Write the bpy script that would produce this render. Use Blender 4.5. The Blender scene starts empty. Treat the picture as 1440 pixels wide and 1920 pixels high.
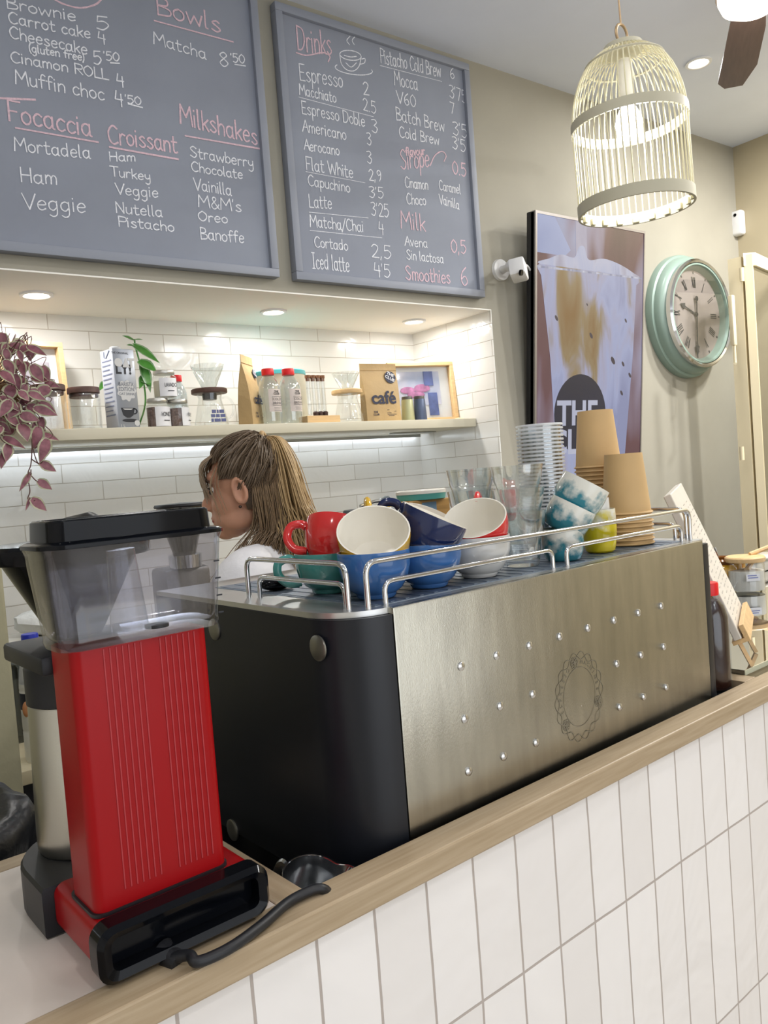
import bpy, bmesh, math, random
from mathutils import Vector, Matrix, Euler
random.seed(7)
PI = math.pi
S = bpy.context.scene
COL = S.collection
# ------------------------------------------------------------------ camera
EYE = 1.56
RX = Vector((0.8020878, -0.59226878, -0.07663451))
RD = Vector((-0.08816198, 0.00948724, -0.99606097))
RF = Vector((0.59066287, 0.80568461, -0.04460599))
FPX = 1502.54
CAMLOC = Vector((0, 0, EYE))
cam_data = bpy.data.cameras.new('camera')
cam = bpy.data.objects.new('camera', cam_data)
COL.objects.link(cam)
rx = RX.normalized(); rb = (-RF).normalized(); ru = rb.cross(rx).normalized(); rx = ru.cross(rb)
cam.matrix_world = Matrix(((rx.x, ru.x, rb.x, 0), (rx.y, ru.y, rb.y, 0), (rx.z, ru.z, rb.z, EYE), (0, 0, 0, 1)))
cam_data.sensor_fit = 'VERTICAL'; cam_data.sensor_height = 24.0
cam_data.lens = FPX / 1920 * 24.0
cam_data.clip_start = 0.02
S.camera = cam
# ------------------------------------------------------------------ colour management, world, lights
S.view_settings.view_transform = 'Standard'
S.view_settings.look = 'None'
S.view_settings.exposure = 0.0
S.view_settings.gamma = 1.0
S.view_settings.use_curve_mapping = False
S.cycles.max_bounces = 10; S.cycles.transparent_max_bounces = 24
S.cycles.transmission_bounces = 10; S.cycles.glossy_bounces = 5; S.cycles.diffuse_bounces = 4
S.cycles.use_denoising = True
S.cycles.sample_clamp_indirect = 6.0
S.cycles.caustics_reflective = False
W = bpy.data.worlds.new('daylight'); S.world = W
W.use_nodes = True
W.node_tree.nodes['Background'].inputs[0].default_value = (0.80, 0.88, 1.0, 1)
W.node_tree.nodes['Background'].inputs[1].default_value = 0.7

def lamp(name, kind, loc, energy, color=(1, 1, 1), **kw):
    d = bpy.data.lights.new(name, kind); d.energy = energy; d.color = color
    rot = kw.pop('rot', None)
    for k, v in kw.items(): setattr(d, k, v)
    o = bpy.data.objects.new(name, d); COL.objects.link(o); o.location = loc
    if rot: o.rotation_euler = rot
    return o
# daylight through the shop window behind the camera
lamp('window_daylight', 'AREA', (0.8, -2.85, 1.45), 44, (0.95, 0.97, 1.0), shape='RECTANGLE', size=3.4, size_y=2.5, rot=(PI/2, 0, 0))
# first downlight is in view; the others are unseen, added to brighten the room
REAL_AND_ADDED_DOWNLIGHTS = [(3.06, 1.82, 4.5), (0.25, 1.0, 3.5), (1.15, 1.0, 3), (2.2, 0.8, 4), (3.5, 1.0, 27), (3.4, 0.1, 30), (3.72, 1.3, 26), (-0.9, 0.0, 8), (0.4, -0.9, 10), (2.6, -1.0, 12), (1.5, -1.7, 10)]
for (x, y, en) in REAL_AND_ADDED_DOWNLIGHTS:
    lamp('real_or_added_downlight', 'AREA', (x, y, 3.085), en, (1.0, 0.985, 0.965), shape='DISK', size=0.11)
NICHE_Z = 2.173
NICHE_LIGHTS = [(0.625, 2.484), (1.416, 2.497), (2.053, 2.50)]
for (x, y) in NICHE_LIGHTS:
    lamp('niche_lamp', 'AREA', (x, y, NICHE_Z - 0.014), 2.15, (1.0, 0.975, 0.945), shape='DISK', size=0.06)

# ------------------------------------------------------------------ pixel helpers (a pixel of the 1440x1920 photo -> a point on a known plane)
CA = 0.0657649702
CUX = Vector((math.cos(CA), math.sin(CA), 0)); CVX = Vector((-math.sin(CA), math.cos(CA), 0))
def ray(x, y):
    a = (x - 720) / FPX; b = (y - 960) / FPX
    return RX * a + RD * b + RF
def PY(x, y, Y): d = ray(x, y); return CAMLOC + d * (Y / d.y)
def PX(x, y, X): d = ray(x, y); return CAMLOC + d * (X / d.x)
def PZ(x, y, Z): d = ray(x, y); return CAMLOC + d * ((Z - EYE) / d.z)
def PD(x, y, D): return CAMLOC + ray(x, y) * D                 # at a depth from the lens
def cw(u, v, z): return CUX * u + CVX * v + Vector((0, 0, z))  # counter frame -> world
def wc(p): return Vector((p.dot(CUX), p.dot(CVX), p.z))
def cz(x, y, Z): return wc(PZ(x, y, Z))
def cv(x, y, V):
    d = ray(x, y); k = V / d.dot(CVX); return wc(CAMLOC + d * k)
def cu(x, y, U):
    d = ray(x, y); k = U / d.dot(CUX); return wc(CAMLOC + d * k)
def onx(px, Y, z):                                             # world X whose point (X,Y,z) falls on image column px
    n = RX - RF * ((px - 720) / FPX); return -(n.y * Y + n.z * (z - EYE)) / n.x
def zat(X, Y, py):                                             # height above (X,Y) that falls on image row py
    n = RD - RF * ((py - 960) / FPX); return EYE - (n.x * X + n.y * Y) / n.z
def depth(p): return (Vector(p) - CAMLOC).dot(RF)
def mpp(p): return depth(p) / FPX                              # metres per photo pixel at p

# ------------------------------------------------------------------ materials
def lin(c):
    if isinstance(c, str):
        c = [int(c[i:i+2], 16) / 255 for i in (0, 2, 4)]
    return tuple((x / 12.92 if x <= 0.04045 else ((x + 0.055) / 1.055) ** 2.4) for x in c) + (1,)
MATS = {}
def mat(name, color, rough=0.5, metal=0.0, noise=0.0, nscale=8.0, bump=0.0, bscale=40.0, coat=0.0, emit=0.0,
        trans=0.0, ior=1.45, stretch=None, color2=None, spec=0.5, aniso=0.0, sss=0.0):
    if name in MATS: return MATS[name]
    m = bpy.data.materials.new(name); m.use_nodes = True; MATS[name] = m
    nt = m.node_tree; N = nt.nodes; L = nt.links; p = N['Principled BSDF']
    p.inputs['Base Color'].default_value = lin(color); p.inputs['Roughness'].default_value = rough
    p.inputs['Metallic'].default_value = metal; p.inputs['Specular IOR Level'].default_value = spec
    p.inputs['IOR'].default_value = ior
    if coat: p.inputs['Coat Weight'].default_value = coat; p.inputs['Coat Roughness'].default_value = 0.05
    if trans: p.inputs['Transmission Weight'].default_value = trans
    if aniso: p.inputs['Anisotropic'].default_value = aniso
    if sss:
        p.inputs['Subsurface Weight'].default_value = sss; p.inputs['Subsurface Radius'].default_value = (0.02, 0.008, 0.005)
        p.inputs['Subsurface Scale'].default_value = 0.3
    if emit:
        p.inputs['Emission Color'].default_value = lin(color); p.inputs['Emission Strength'].default_value = emit
    if noise or bump:
        tc = N.new('ShaderNodeTexCoord'); mp = N.new('ShaderNodeMapping')
        if stretch: mp.inputs['Scale'].default_value = stretch
        L.new(tc.outputs['Object'], mp.inputs[0])
        if noise:
            t = N.new('ShaderNodeTexNoise'); t.inputs['Scale'].default_value = nscale; t.inputs['Detail'].default_value = 6
            r = N.new('ShaderNodeValToRGB'); L.new(mp.outputs[0], t.inputs[0]); L.new(t.outputs[0], r.inputs[0])
            r.color_ramp.elements[0].position = 0.3; r.color_ramp.elements[1].position = 0.7
            a = lin(color); b = lin(color2) if color2 else tuple(min(1, x * (1 + noise)) for x in a[:3]) + (1,)
            if not color2: a = tuple(x * (1 - noise) for x in a[:3]) + (1,)
            r.color_ramp.elements[0].color = a; r.color_ramp.elements[1].color = b
            L.new(r.outputs[0], p.inputs['Base Color'])
        if bump:
            t = N.new('ShaderNodeTexNoise'); t.inputs['Scale'].default_value = bscale; t.inputs['Detail'].default_value = 4
            bn = N.new('ShaderNodeBump'); bn.inputs['Strength'].default_value = bump; bn.inputs['Distance'].default_value = 0.01
            L.new(mp.outputs[0], t.inputs[0]); L.new(t.outputs[0], bn.inputs['Height']); L.new(bn.outputs[0], p.inputs['Normal'])
    return m

def clear(name, tint='fbfcfc', rough=0.03, strength=1.0, edge=None):
    """thin clear glass or plastic: see-through with a Fresnel reflection"""
    if name in MATS: return MATS[name]
    m = bpy.data.materials.new(name); m.use_nodes = True; MATS[name] = m
    nt = m.node_tree; N = nt.nodes; L = nt.links; N.remove(N['Principled BSDF']); out = N['Material Output']
    tr = N.new('ShaderNodeBsdfTransparent'); tr.inputs[0].default_value = lin(tint)
    gl = N.new('ShaderNodeBsdfGlossy'); gl.inputs['Roughness'].default_value = rough; gl.inputs[0].default_value = (1, 1, 1, 1)
    fr = N.new('ShaderNodeLayerWeight'); fr.inputs[0].default_value = 0.5
    pw = N.new('ShaderNodeMath'); pw.operation = 'POWER'; pw.inputs[1].default_value = 4.0; L.new(fr.outputs['Facing'], pw.inputs[0])
    mu = N.new('ShaderNodeMath'); mu.operation = 'MULTIPLY_ADD'; mu.inputs[1].default_value = 0.55 * strength; mu.inputs[2].default_value = 0.045 * strength; mu.use_clamp = True
    mx = N.new('ShaderNodeMixShader'); L.new(pw.outputs[0], mu.inputs[0]); L.new(mu.outputs[0], mx.inputs[0])
    L.new(tr.outputs[0], mx.inputs[1]); L.new(gl.outputs[0], mx.inputs[2]); L.new(mx.outputs[0], out.inputs[0])
    return m

def tiles(name, axes, w, h, off=(0, 0), offset=0.5, c1='e9e6dd', c2='dfdcd2', grout='b9b3a8', mortar=0.0022, rough=0.16, wave=0.25, wscale=7.0, freq=2):
    """glazed tiles: brick pattern over two object axes, with a hand-made wavy glaze"""
    m = bpy.data.materials.new(name); m.use_nodes = True
    nt = m.node_tree; N = nt.nodes; L = nt.links; p = N['Principled BSDF']
    tc = N.new('ShaderNodeTexCoord'); sp = N.new('ShaderNodeSeparateXYZ'); cb = N.new('ShaderNodeCombineXYZ'); ad = N.new('ShaderNodeVectorMath')
    L.new(tc.outputs['Object'], sp.inputs[0]); L.new(sp.outputs[axes[0]], cb.inputs[0]); L.new(sp.outputs[axes[1]], cb.inputs[1])
    ad.operation = 'ADD'; ad.inputs[1].default_value = (off[0], off[1], 0); L.new(cb.outputs[0], ad.inputs[0])
    wn = N.new('ShaderNodeTexNoise'); wn.inputs['Scale'].default_value = 9; wv = N.new('ShaderNodeVectorMath'); wv.operation = 'MULTIPLY_ADD'
    L.new(ad.outputs[0], wn.inputs[0]); L.new(wn.outputs['Color'], wv.inputs[0]); wv.inputs[1].default_value = (0.0035, 0.0035, 0); L.new(ad.outputs[0], wv.inputs[2])
    b = N.new('ShaderNodeTexBrick'); b.offset = offset; b.offset_frequency = freq; b.squash = 1.0
    b.inputs['Color1'].default_value = lin(c1); b.inputs['Color2'].default_value = lin(c2); b.inputs['Mortar'].default_value = lin(grout)
    b.inputs['Scale'].default_value = 1; b.inputs['Mortar Size'].default_value = mortar; b.inputs['Mortar Smooth'].default_value = 0.3
    b.inputs['Brick Width'].default_value = w; b.inputs['Row Height'].default_value = h; b.inputs['Bias'].default_value = 0
    L.new(wv.outputs[0], b.inputs[0]); L.new(b.outputs[0], p.inputs['Base Color'])
    t = N.new('ShaderNodeTexNoise'); t.inputs['Scale'].default_value = wscale; t.inputs['Detail'].default_value = 3; t.inputs['Distortion'].default_value = 0.6
    L.new(ad.outputs[0], t.inputs[0])
    b1 = N.new('ShaderNodeBump'); b1.inputs['Strength'].default_value = wave; b1.inputs['Distance'].default_value = 0.02; L.new(t.outputs[0], b1.inputs['Height'])
    b2 = N.new('ShaderNodeBump'); b2.inputs['Strength'].default_value = 0.5; b2.inputs['Distance'].default_value = 0.002; b2.invert = True
    L.new(b.outputs['Fac'], b2.inputs['Height']); L.new(b1.outputs[0], b2.inputs['Normal']); L.new(b2.outputs[0], p.inputs['Normal'])
    mr = N.new('ShaderNodeMapRange'); mr.inputs[3].default_value = rough; mr.inputs[4].default_value = 0.8
    L.new(b.outputs['Fac'], mr.inputs[0]); L.new(mr.outputs[0], p.inputs['Roughness'])
    return m

# ------------------------------------------------------------------ mesh helpers
ORG = {}
def new(): return bmesh.new()
def box(bm, x0, x1, y0, y1, z0, z1, bev=0.0, seg=2, M=None, mi=0):
    r = bmesh.ops.create_cube(bm, size=1.0)
    vs = r['verts']
    for v in vs:
        v.co = Vector(((x0 + x1) / 2 + v.co.x * (x1 - x0), (y0 + y1) / 2 + v.co.y * (y1 - y0), (z0 + z1) / 2 + v.co.z * (z1 - z0)))
    fs = list({f for v in vs for f in v.link_faces})
    for f in fs: f.material_index = mi
    if bev:
        es = list({e for v in vs for e in v.link_edges})
        rr = bmesh.ops.bevel(bm, geom=es, offset=bev, segments=seg, affect='EDGES', profile=0.5)
        vs = list({v for f in rr['faces'] for v in f.verts} | {v for v in vs if v.is_valid})
        for f in {f for v in vs for f in v.link_faces}: f.material_index = mi
    if M is not None:
        for v in vs: v.co = M @ v.co
    return vs
def rings(bm, rr, closed=True, cap0=True, cap1=True, mi=0, wrap=False):
    """loft between rings of points"""
    V = [[bm.verts.new(p) for p in r] for r in rr]
    n = len(V[0]); out = []
    pairs = list(zip(V[:-1], V[1:])) + ([(V[-1], V[0])] if wrap else [])
    for a, b in pairs:
        for i in range(n if closed else n - 1):
            j = (i + 1) % n
            f = bm.faces.new((a[i], a[j], b[j], b[i])); f.material_index = mi; out.append(f)
    if not wrap and closed:
        if cap0: f = bm.faces.new(list(reversed(V[0]))); f.material_index = mi
        if cap1: f = bm.faces.new(V[-1]); f.material_index = mi
    return [v for r in V for v in r]
def lathe(bm, prof, n=32, M=None, mi=0, arc=None, mis=None):
    """revolve (r,z) points; r==0 closes at the axis. mis: material per segment"""
    V = []
    for (r, z) in prof:
        if r <= 1e-6: V.append([bm.verts.new((0, 0, z))])
        else: V.append([bm.verts.new((r * math.cos(2 * PI * i / n), r * math.sin(2 * PI * i / n), z)) for i in range(n)])
    for k in range(len(V) - 1):
        a, b = V[k], V[k + 1]
        for i in range(n):
            j = (i + 1) % n
            if len(a) == 1 and len(b) == 1: continue
            if len(a) == 1: f = bm.faces.new((a[0], b[i], b[j]))
            elif len(b) == 1: f = bm.faces.new((a[i], a[j], b[0]))
            else: f = bm.faces.new((a[i], a[j], b[j], b[i]))
            f.material_index = mis[k] if mis else mi
    vs = [v for r in V for v in r]
    if M is not None:
        for v in vs: v.co = M @ v.co
    return vs
def cat(pts, n=6, closed=False):
    """Catmull-Rom through points"""
    P = [Vector(p) for p in pts]
    if len(P) < 3 and not closed: return P
    out = []; m = len(P)
    for i in range(m if closed else m - 1):
        if closed: a, b, c, d = P[(i - 1) % m], P[i], P[(i + 1) % m], P[(i + 2) % m]
        else:
            b, c = P[i], P[i + 1]; a = P[i - 1] if i > 0 else b * 2 - c; d = P[i + 2] if i + 2 < m else c * 2 - b
        for k in range(n):
            t = k / n
            out.append(0.5 * ((2 * b) + (c - a) * t + (2 * a - 5 * b + 4 * c - d) * t * t + (3 * b - a - 3 * c + d) * t ** 3))
    if not closed: out.append(P[-1])
    return out
def tube(bm, pts, r, n=8, closed=False, M=None, mi=0, flat=1.0):
    P = [Vector(p) for p in pts]; m = len(P)
    R = r if isinstance(r, (list, tuple)) else [r] * m
    tang = []
    for i in range(m):
        a = P[(i - 1) % m] if (closed or i > 0) else P[i]; b = P[(i + 1) % m] if (closed or i < m - 1) else P[i]
        t = (b - a); tang.append(t.normalized() if t.length > 1e-9 else Vector((0, 0, 1)))
    up = Vector((0, 0, 1)) if abs(tang[0].z) < 0.9 else Vector((1, 0, 0))
    x = tang[0].cross(up).normalized(); rr = []
    for i in range(m):
        x = (x - tang[i] * x.dot(tang[i]));
        x = x.normalized() if x.length > 1e-6 else tang[i].orthogonal().normalized()
        y = tang[i].cross(x)
        rr.append([P[i] + (x * math.cos(2 * PI * k / n) + y * math.sin(2 * PI * k / n) * flat) * R[i] for k in range(n)])
    vs = rings(bm, rr, wrap=closed, mi=mi)
    if M is not None:
        for v in vs: v.co = M @ v.co
    return vs
def prism(bm, poly, z0, z1, M=None, mi=0):
    vs = rings(bm, [[Vector((p[0], p[1], z0)) for p in poly], [Vector((p[0], p[1], z1)) for p in poly]], mi=mi)
    if M is not None:
        for v in vs: v.co = M @ v.co
    return vs
def rrect(x0, x1, y0, y1, r, n=5):
    out = []
    for cx, cy, a in ((x1 - r, y1 - r, 0), (x0 + r, y1 - r, 90), (x0 + r, y0 + r, 180), (x1 - r, y0 + r, 270)):
        for k in range(n + 1):
            t = math.radians(a + 90 * k / n); out.append((cx + r * math.cos(t), cy + r * math.sin(t)))
    return out
def ball(bm, c, r, u=18, v=12, M=None, mi=0):
    if not isinstance(r, (list, tuple, Vector)): r = (r, r, r)
    res = bmesh.ops.create_uvsphere(bm, u_segments=u, v_segments=v, radius=1.0)
    for w in res['verts']:
        w.co = Vector((c[0] + w.co.x * r[0], c[1] + w.co.y * r[1], c[2] + w.co.z * r[2]))
        for f in w.link_faces: f.material_index = mi
    if M is not None:
        for w in res['verts']: w.co = M @ w.co
    return res['verts']
def cyl(bm, p0, p1, r, n=20, r1=None, mi=0):
    return tube(bm, [p0, p1], [r, r1 if r1 is not None else r], n=n, mi=mi)
_TC = {}
def text(bm, s, size, M, bold=0.0, ext=0.0003, align='CENTER', mi=0, sx=1.0):
    key = (s, round(bold, 4), align)
    if key not in _TC:
        cu_ = bpy.data.curves.new('t', 'FONT'); cu_.body = s; cu_.size = 1.0; cu_.offset = bold; cu_.align_x = align; cu_.resolution_u = 3
        o = bpy.data.objects.new('t', cu_); COL.objects.link(o)
        dg = bpy.context.evaluated_depsgraph_get()
        me = bpy.data.meshes.new_from_object(o.evaluated_get(dg)); _TC[key] = me
        bpy.data.objects.remove(o); bpy.data.curves.remove(cu_)
    t = bmesh.new(); t.from_mesh(_TC[key])
    MM = M @ Matrix.Diagonal((size * sx, size, 1, 1))
    vmap = {v: bm.verts.new(MM @ v.co) for v in t.verts}
    for f in t.faces:
        try: g = bm.faces.new([vmap[v] for v in f.verts]); g.material_index = mi
        except ValueError: pass
    t.free()
def frame(o, x, y):
    """matrix with origin o and in-plane axes x (right) and y (up)"""
    x = Vector(x).normalized(); y = Vector(y); y = (y - x * y.dot(x)).normalized(); z = x.cross(y)
    return Matrix(((x.x, y.x, z.x, o[0]), (x.y, y.y, z.y, o[1]), (x.z, y.z, z.z, o[2]), (0, 0, 0, 1)))
def build(name, bm, m, parent=None, loc=None, rot=None, smooth=38, normals=True):
    if normals: bmesh.ops.recalc_face_normals(bm, faces=bm.faces[:])
    off = Vector((0, 0, 0))
    if parent is not None: off = ORG.get(parent.name, Vector((0, 0, 0)))
    if off.length > 0:
        for v in bm.verts: v.co -= off
    if smooth:
        lim = math.radians(smooth)
        for f in bm.faces: f.smooth = True
        for e in bm.edges:
            if len(e.link_faces) == 2: e.smooth = e.calc_face_angle(0.0) < lim
    me = bpy.data.meshes.new(name); bm.to_mesh(me); bm.free()
    for x in (m if isinstance(m, (list, tuple)) else [m]): me.materials.append(x)
    o = bpy.data.objects.new(name, me); COL.objects.link(o)
    if parent is not None: o.parent = parent; ORG[o.name] = off
    if loc is not None: o.location = loc
    if rot is not None: o.rotation_euler = rot
    return o
def tag(o, label, cat_, group=None):
    o['label'] = label; o['category'] = cat_
    if group: o['group'] = group
    return o
def thing(name, label, cat_, loc=(0, 0, 0), rotz=0.0, group=None, rot=None, ab=None):
    """Empty at the thing's base. ab: its parts are then written in absolute coordinates, with this origin"""
    o = bpy.data.objects.new(name, None); COL.objects.link(o); o.empty_display_size = 0.05
    o.location = loc; o.rotation_euler = rot if rot else (0, 0, rotz)
    if ab is not None: ORG[o.name] = Vector(ab)
    return tag(o, label, cat_, group)
def cthing(name, label, cat_, u, v, z, group=None):
    """thing of the counter, parts written in counter coordinates"""
    return thing(name, label, cat_, cw(u, v, z), CA, group, ab=(u, v, z))
def wthing(name, label, cat_, p, group=None):
    return thing(name, label, cat_, p, 0, group, ab=p)
def struct(o): o['kind'] = 'structure'; return o
def dup(root, loc, rot=None, label=None):
    r = root.copy(); COL.objects.link(r); r.location = loc
    if rot is not None: r.rotation_euler = rot
    if label: r['label'] = label
    for ch in root.children:
        c = ch.copy(); COL.objects.link(c); c.parent = r
        for g in ch.children:
            d = g.copy(); COL.objects.link(d); d.parent = c
    return r
# ------------------------------------------------------------------ materials in use
M_PLASTER = mat('olive_plaster', '9b978a', 0.85, noise=0.06, nscale=2.5, color2='a5a194', bump=0.06, bscale=14)
M_CEIL = mat('ceiling_paint', 'dde3f0', 0.9, noise=0.03, nscale=3)
M_WHITE = mat('white_paint', 'f4f1ea', 0.7)
M_TRIMW = mat('white_plastic', 'e8e8e8', 0.35)
M_WOOD = mat('oak_edging', 'a18d70', 0.45, noise=0.2, nscale=6, stretch=(1.5, 26, 26), color2='b3a085')
M_STEEL = mat('brushed_steel', 'b9b7ae', 0.3, 1.0, noise=0.05, nscale=40, stretch=(1, 60, 60))
M_CHROME = mat('polished_steel', 'd5d6d8', 0.1, 1.0)
M_BLACKM = mat('black_powder_coat', '15181f', 0.38)
M_BLACKG = mat('glossy_black_plastic', '080a0f', 0.12, spec=0.22)
M_BLACKP = mat('matt_black_plastic', '1b1c20', 0.45)
M_RED = mat('red_enamel', '960a10', 0.32, spec=0.25)
M_CREAM = mat('cream_paint', 'e3d6b4', 0.45)
M_NAVY = mat('navy_ink', '1c2340', 0.5)
M_KRAFT = mat('kraft_paper', 'c9a775', 0.65, noise=0.06, nscale=12)
M_GLASS = clear('thin_glass')
M_PLASTIC = clear('clear_plastic', 'f0f0f4', 0.06, 1.3)
M_PINE = mat('pale_pine', 'dcb987', 0.45, noise=0.1, nscale=5, stretch=(2, 20, 20))
M_DARKWOOD = mat('walnut', '5a4038', 0.5, noise=0.15, nscale=6, stretch=(2, 20, 20))
M_PAPER = mat('white_paper', 'e9e9ec', 0.6)
M_INK = mat('black_ink', '23252c', 0.6)
M_REDCAP = mat('red_cap_plastic', 'e01a22', 0.35)
M_CHALKW = mat('white_chalk', 'dfe1e8', 0.95, noise=0.15, nscale=180)
M_CHALKP = mat('pink_chalk', 'd4b7c2', 0.95, noise=0.15, nscale=180)
# ------------------------------------------------------------------ the room
YW = 2.25; YN = 2.74; XN = 2.239; XR = 4.055; ZC = 3.112; XL = -2.2; YB = -3.0
b = new()
box(b, XL, XN, YW, YN + 0.2, NICHE_Z, ZC); box(b, XN, XR + 0.2, YW, YN + 0.2, 0, ZC); box(b, XL - 0.2, -1.3, YW, YN + 0.2, 0, NICHE_Z)
struct(build('wall_back', b, M_PLASTER, smooth=0))
T_WALL = tiles('white_metro_tile', (0, 2), 0.2577, 0.0627, off=(-0.846 + 0.2577, -(1.56 + 0.5602) + 0.0627 * 40), c1='e9e8e4', c2='e1e0db', wave=0.12, wscale=9, mortar=0.0016)
T_SIDE = tiles('white_metro_tile_side', (1, 2), 0.2577, 0.0627, off=(-2.388 + 0.2577, -(1.56 + 0.5602) + 0.0627 * 40), c1='e9e8e4', c2='e1e0db', wave=0.12, wscale=9, mortar=0.0016)
b = new(); box(b, -1.3, XN, YN, YN + 0.05, 0, NICHE_Z); struct(build('wall_niche', b, T_WALL, smooth=0))
b = new(); box(b, XN - 0.004, XN + 0.05, YW + 0.0005, YN, 0, NICHE_Z - 0.0005); struct(build('wall_niche_right', b, T_SIDE, smooth=0))
b = new(); box(b, -1.3, XN - 0.004, YW, YN, NICHE_Z - 0.005, NICHE_Z - 0.0005); struct(build('ceiling_niche', b, M_WHITE, smooth=0))
b = new(); box(b, XL, XR + 0.2, YB, YN + 0.2, ZC, ZC + 0.1); struct(build('ceiling', b, M_CEIL, smooth=0))
b = new(); box(b, XL, XR + 0.2, YB, YN + 0.2, -0.1, 0)
struct(build('floor', b, tiles('floor_tile', (0, 1), 0.45, 0.45, offset=0, c1='b3ada4', c2='a9a399', grout='77716a', wave=0.03), smooth=0))
M_PLASTER2 = mat('right_plaster', 'b3a78c', 0.85, noise=0.06, nscale=2.5, bump=0.05, bscale=14)
b = new(); box(b, XR, XR + 0.15, YB, YW, 0, ZC); struct(build('wall_right', b, M_PLASTER2, smooth=0))
b = new(); box(b, XL - 0.15, XL, YB, YN, 0, ZC); struct(build('wall_left', b, M_WHITE, smooth=0))
b = new()
box(b, XL, -1.0, YB - 0.15, YB, 0, ZC); box(b, 2.6, XR, YB - 0.15, YB, 0, ZC); box(b, -1.0, 2.6, YB - 0.15, YB, 0, 0.15); box(b, -1.0, 2.6, YB - 0.15, YB, 2.75, ZC)
struct(build('wall_front', b, M_WHITE, smooth=0))
b = new()
for x in (-1.0, 0.17, 1.37, 2.55): box(b, x, x + 0.05, YB - 0.1, YB - 0.04, 0.15, 2.75)
for z in (0.15, 2.70): box(b, -1.0, 2.6, YB - 0.1, YB - 0.04, z, z + 0.05)
wf = struct(build('window_1', b, M_CREAM, smooth=0))
b = new(); box(b, -0.99, 2.59, YB - 0.075, YB - 0.069, 0.19, 2.71); build('window_pane', b, M_GLASS, wf, smooth=0)

# low plastered wall at the left, behind the counter
b = new(); q = PY(12, 1140, 1.9); q2 = PY(45, 1490, 1.9)
box(b, -1.2, 0.353, 1.9, 2.05, 0, 1.43, bev=0.006); struct(build('wall_partition', b, mat('cream_plaster', 'a9a386', 0.85, noise=0.08, nscale=6, bump=0.2, bscale=30), smooth=0))

# recessed downlights
M_LAMPGLOW = mat('lamp_lens', 'fff4e2', 0.4, emit=9.0)
def downlight(p, R, label, group):
    t = thing('recessed_downlight', label, 'ceiling light', p, group=group)
    b = new(); lathe(b, [(R, 0), (R, -0.006), (R * 0.8, -0.007), (R * 0.7, -0.002), (R * 0.7, 0)], 32); build('trim_ring', b, M_TRIMW, t)
    b = new(); lathe(b, [(0, -0.0035), (R * 0.69, -0.003), (R * 0.69, 0), (0, 0)], 28); build('lens', b, M_LAMPGLOW, t)
for (x, y), l in zip(NICHE_LIGHTS, ('round downlight above the trailing plant end of the niche', 'round downlight in the middle of the niche ceiling', 'round downlight nearest the right end of the niche ceiling')):
    downlight((x, y, NICHE_Z - .005), 0.047, l, 'niche downlights')
downlight((3.06, 1.82, ZC), 0.05, 'small round downlight in the main ceiling beside the fan blade', None)
for (x, y, en) in REAL_AND_ADDED_DOWNLIGHTS[1:]:  # made-up fixtures that go with the added lamps out of view
    downlight((x, y, ZC), 0.05, 'unseen round downlight added in the ceiling to brighten the room', 'added unseen downlights')

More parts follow.
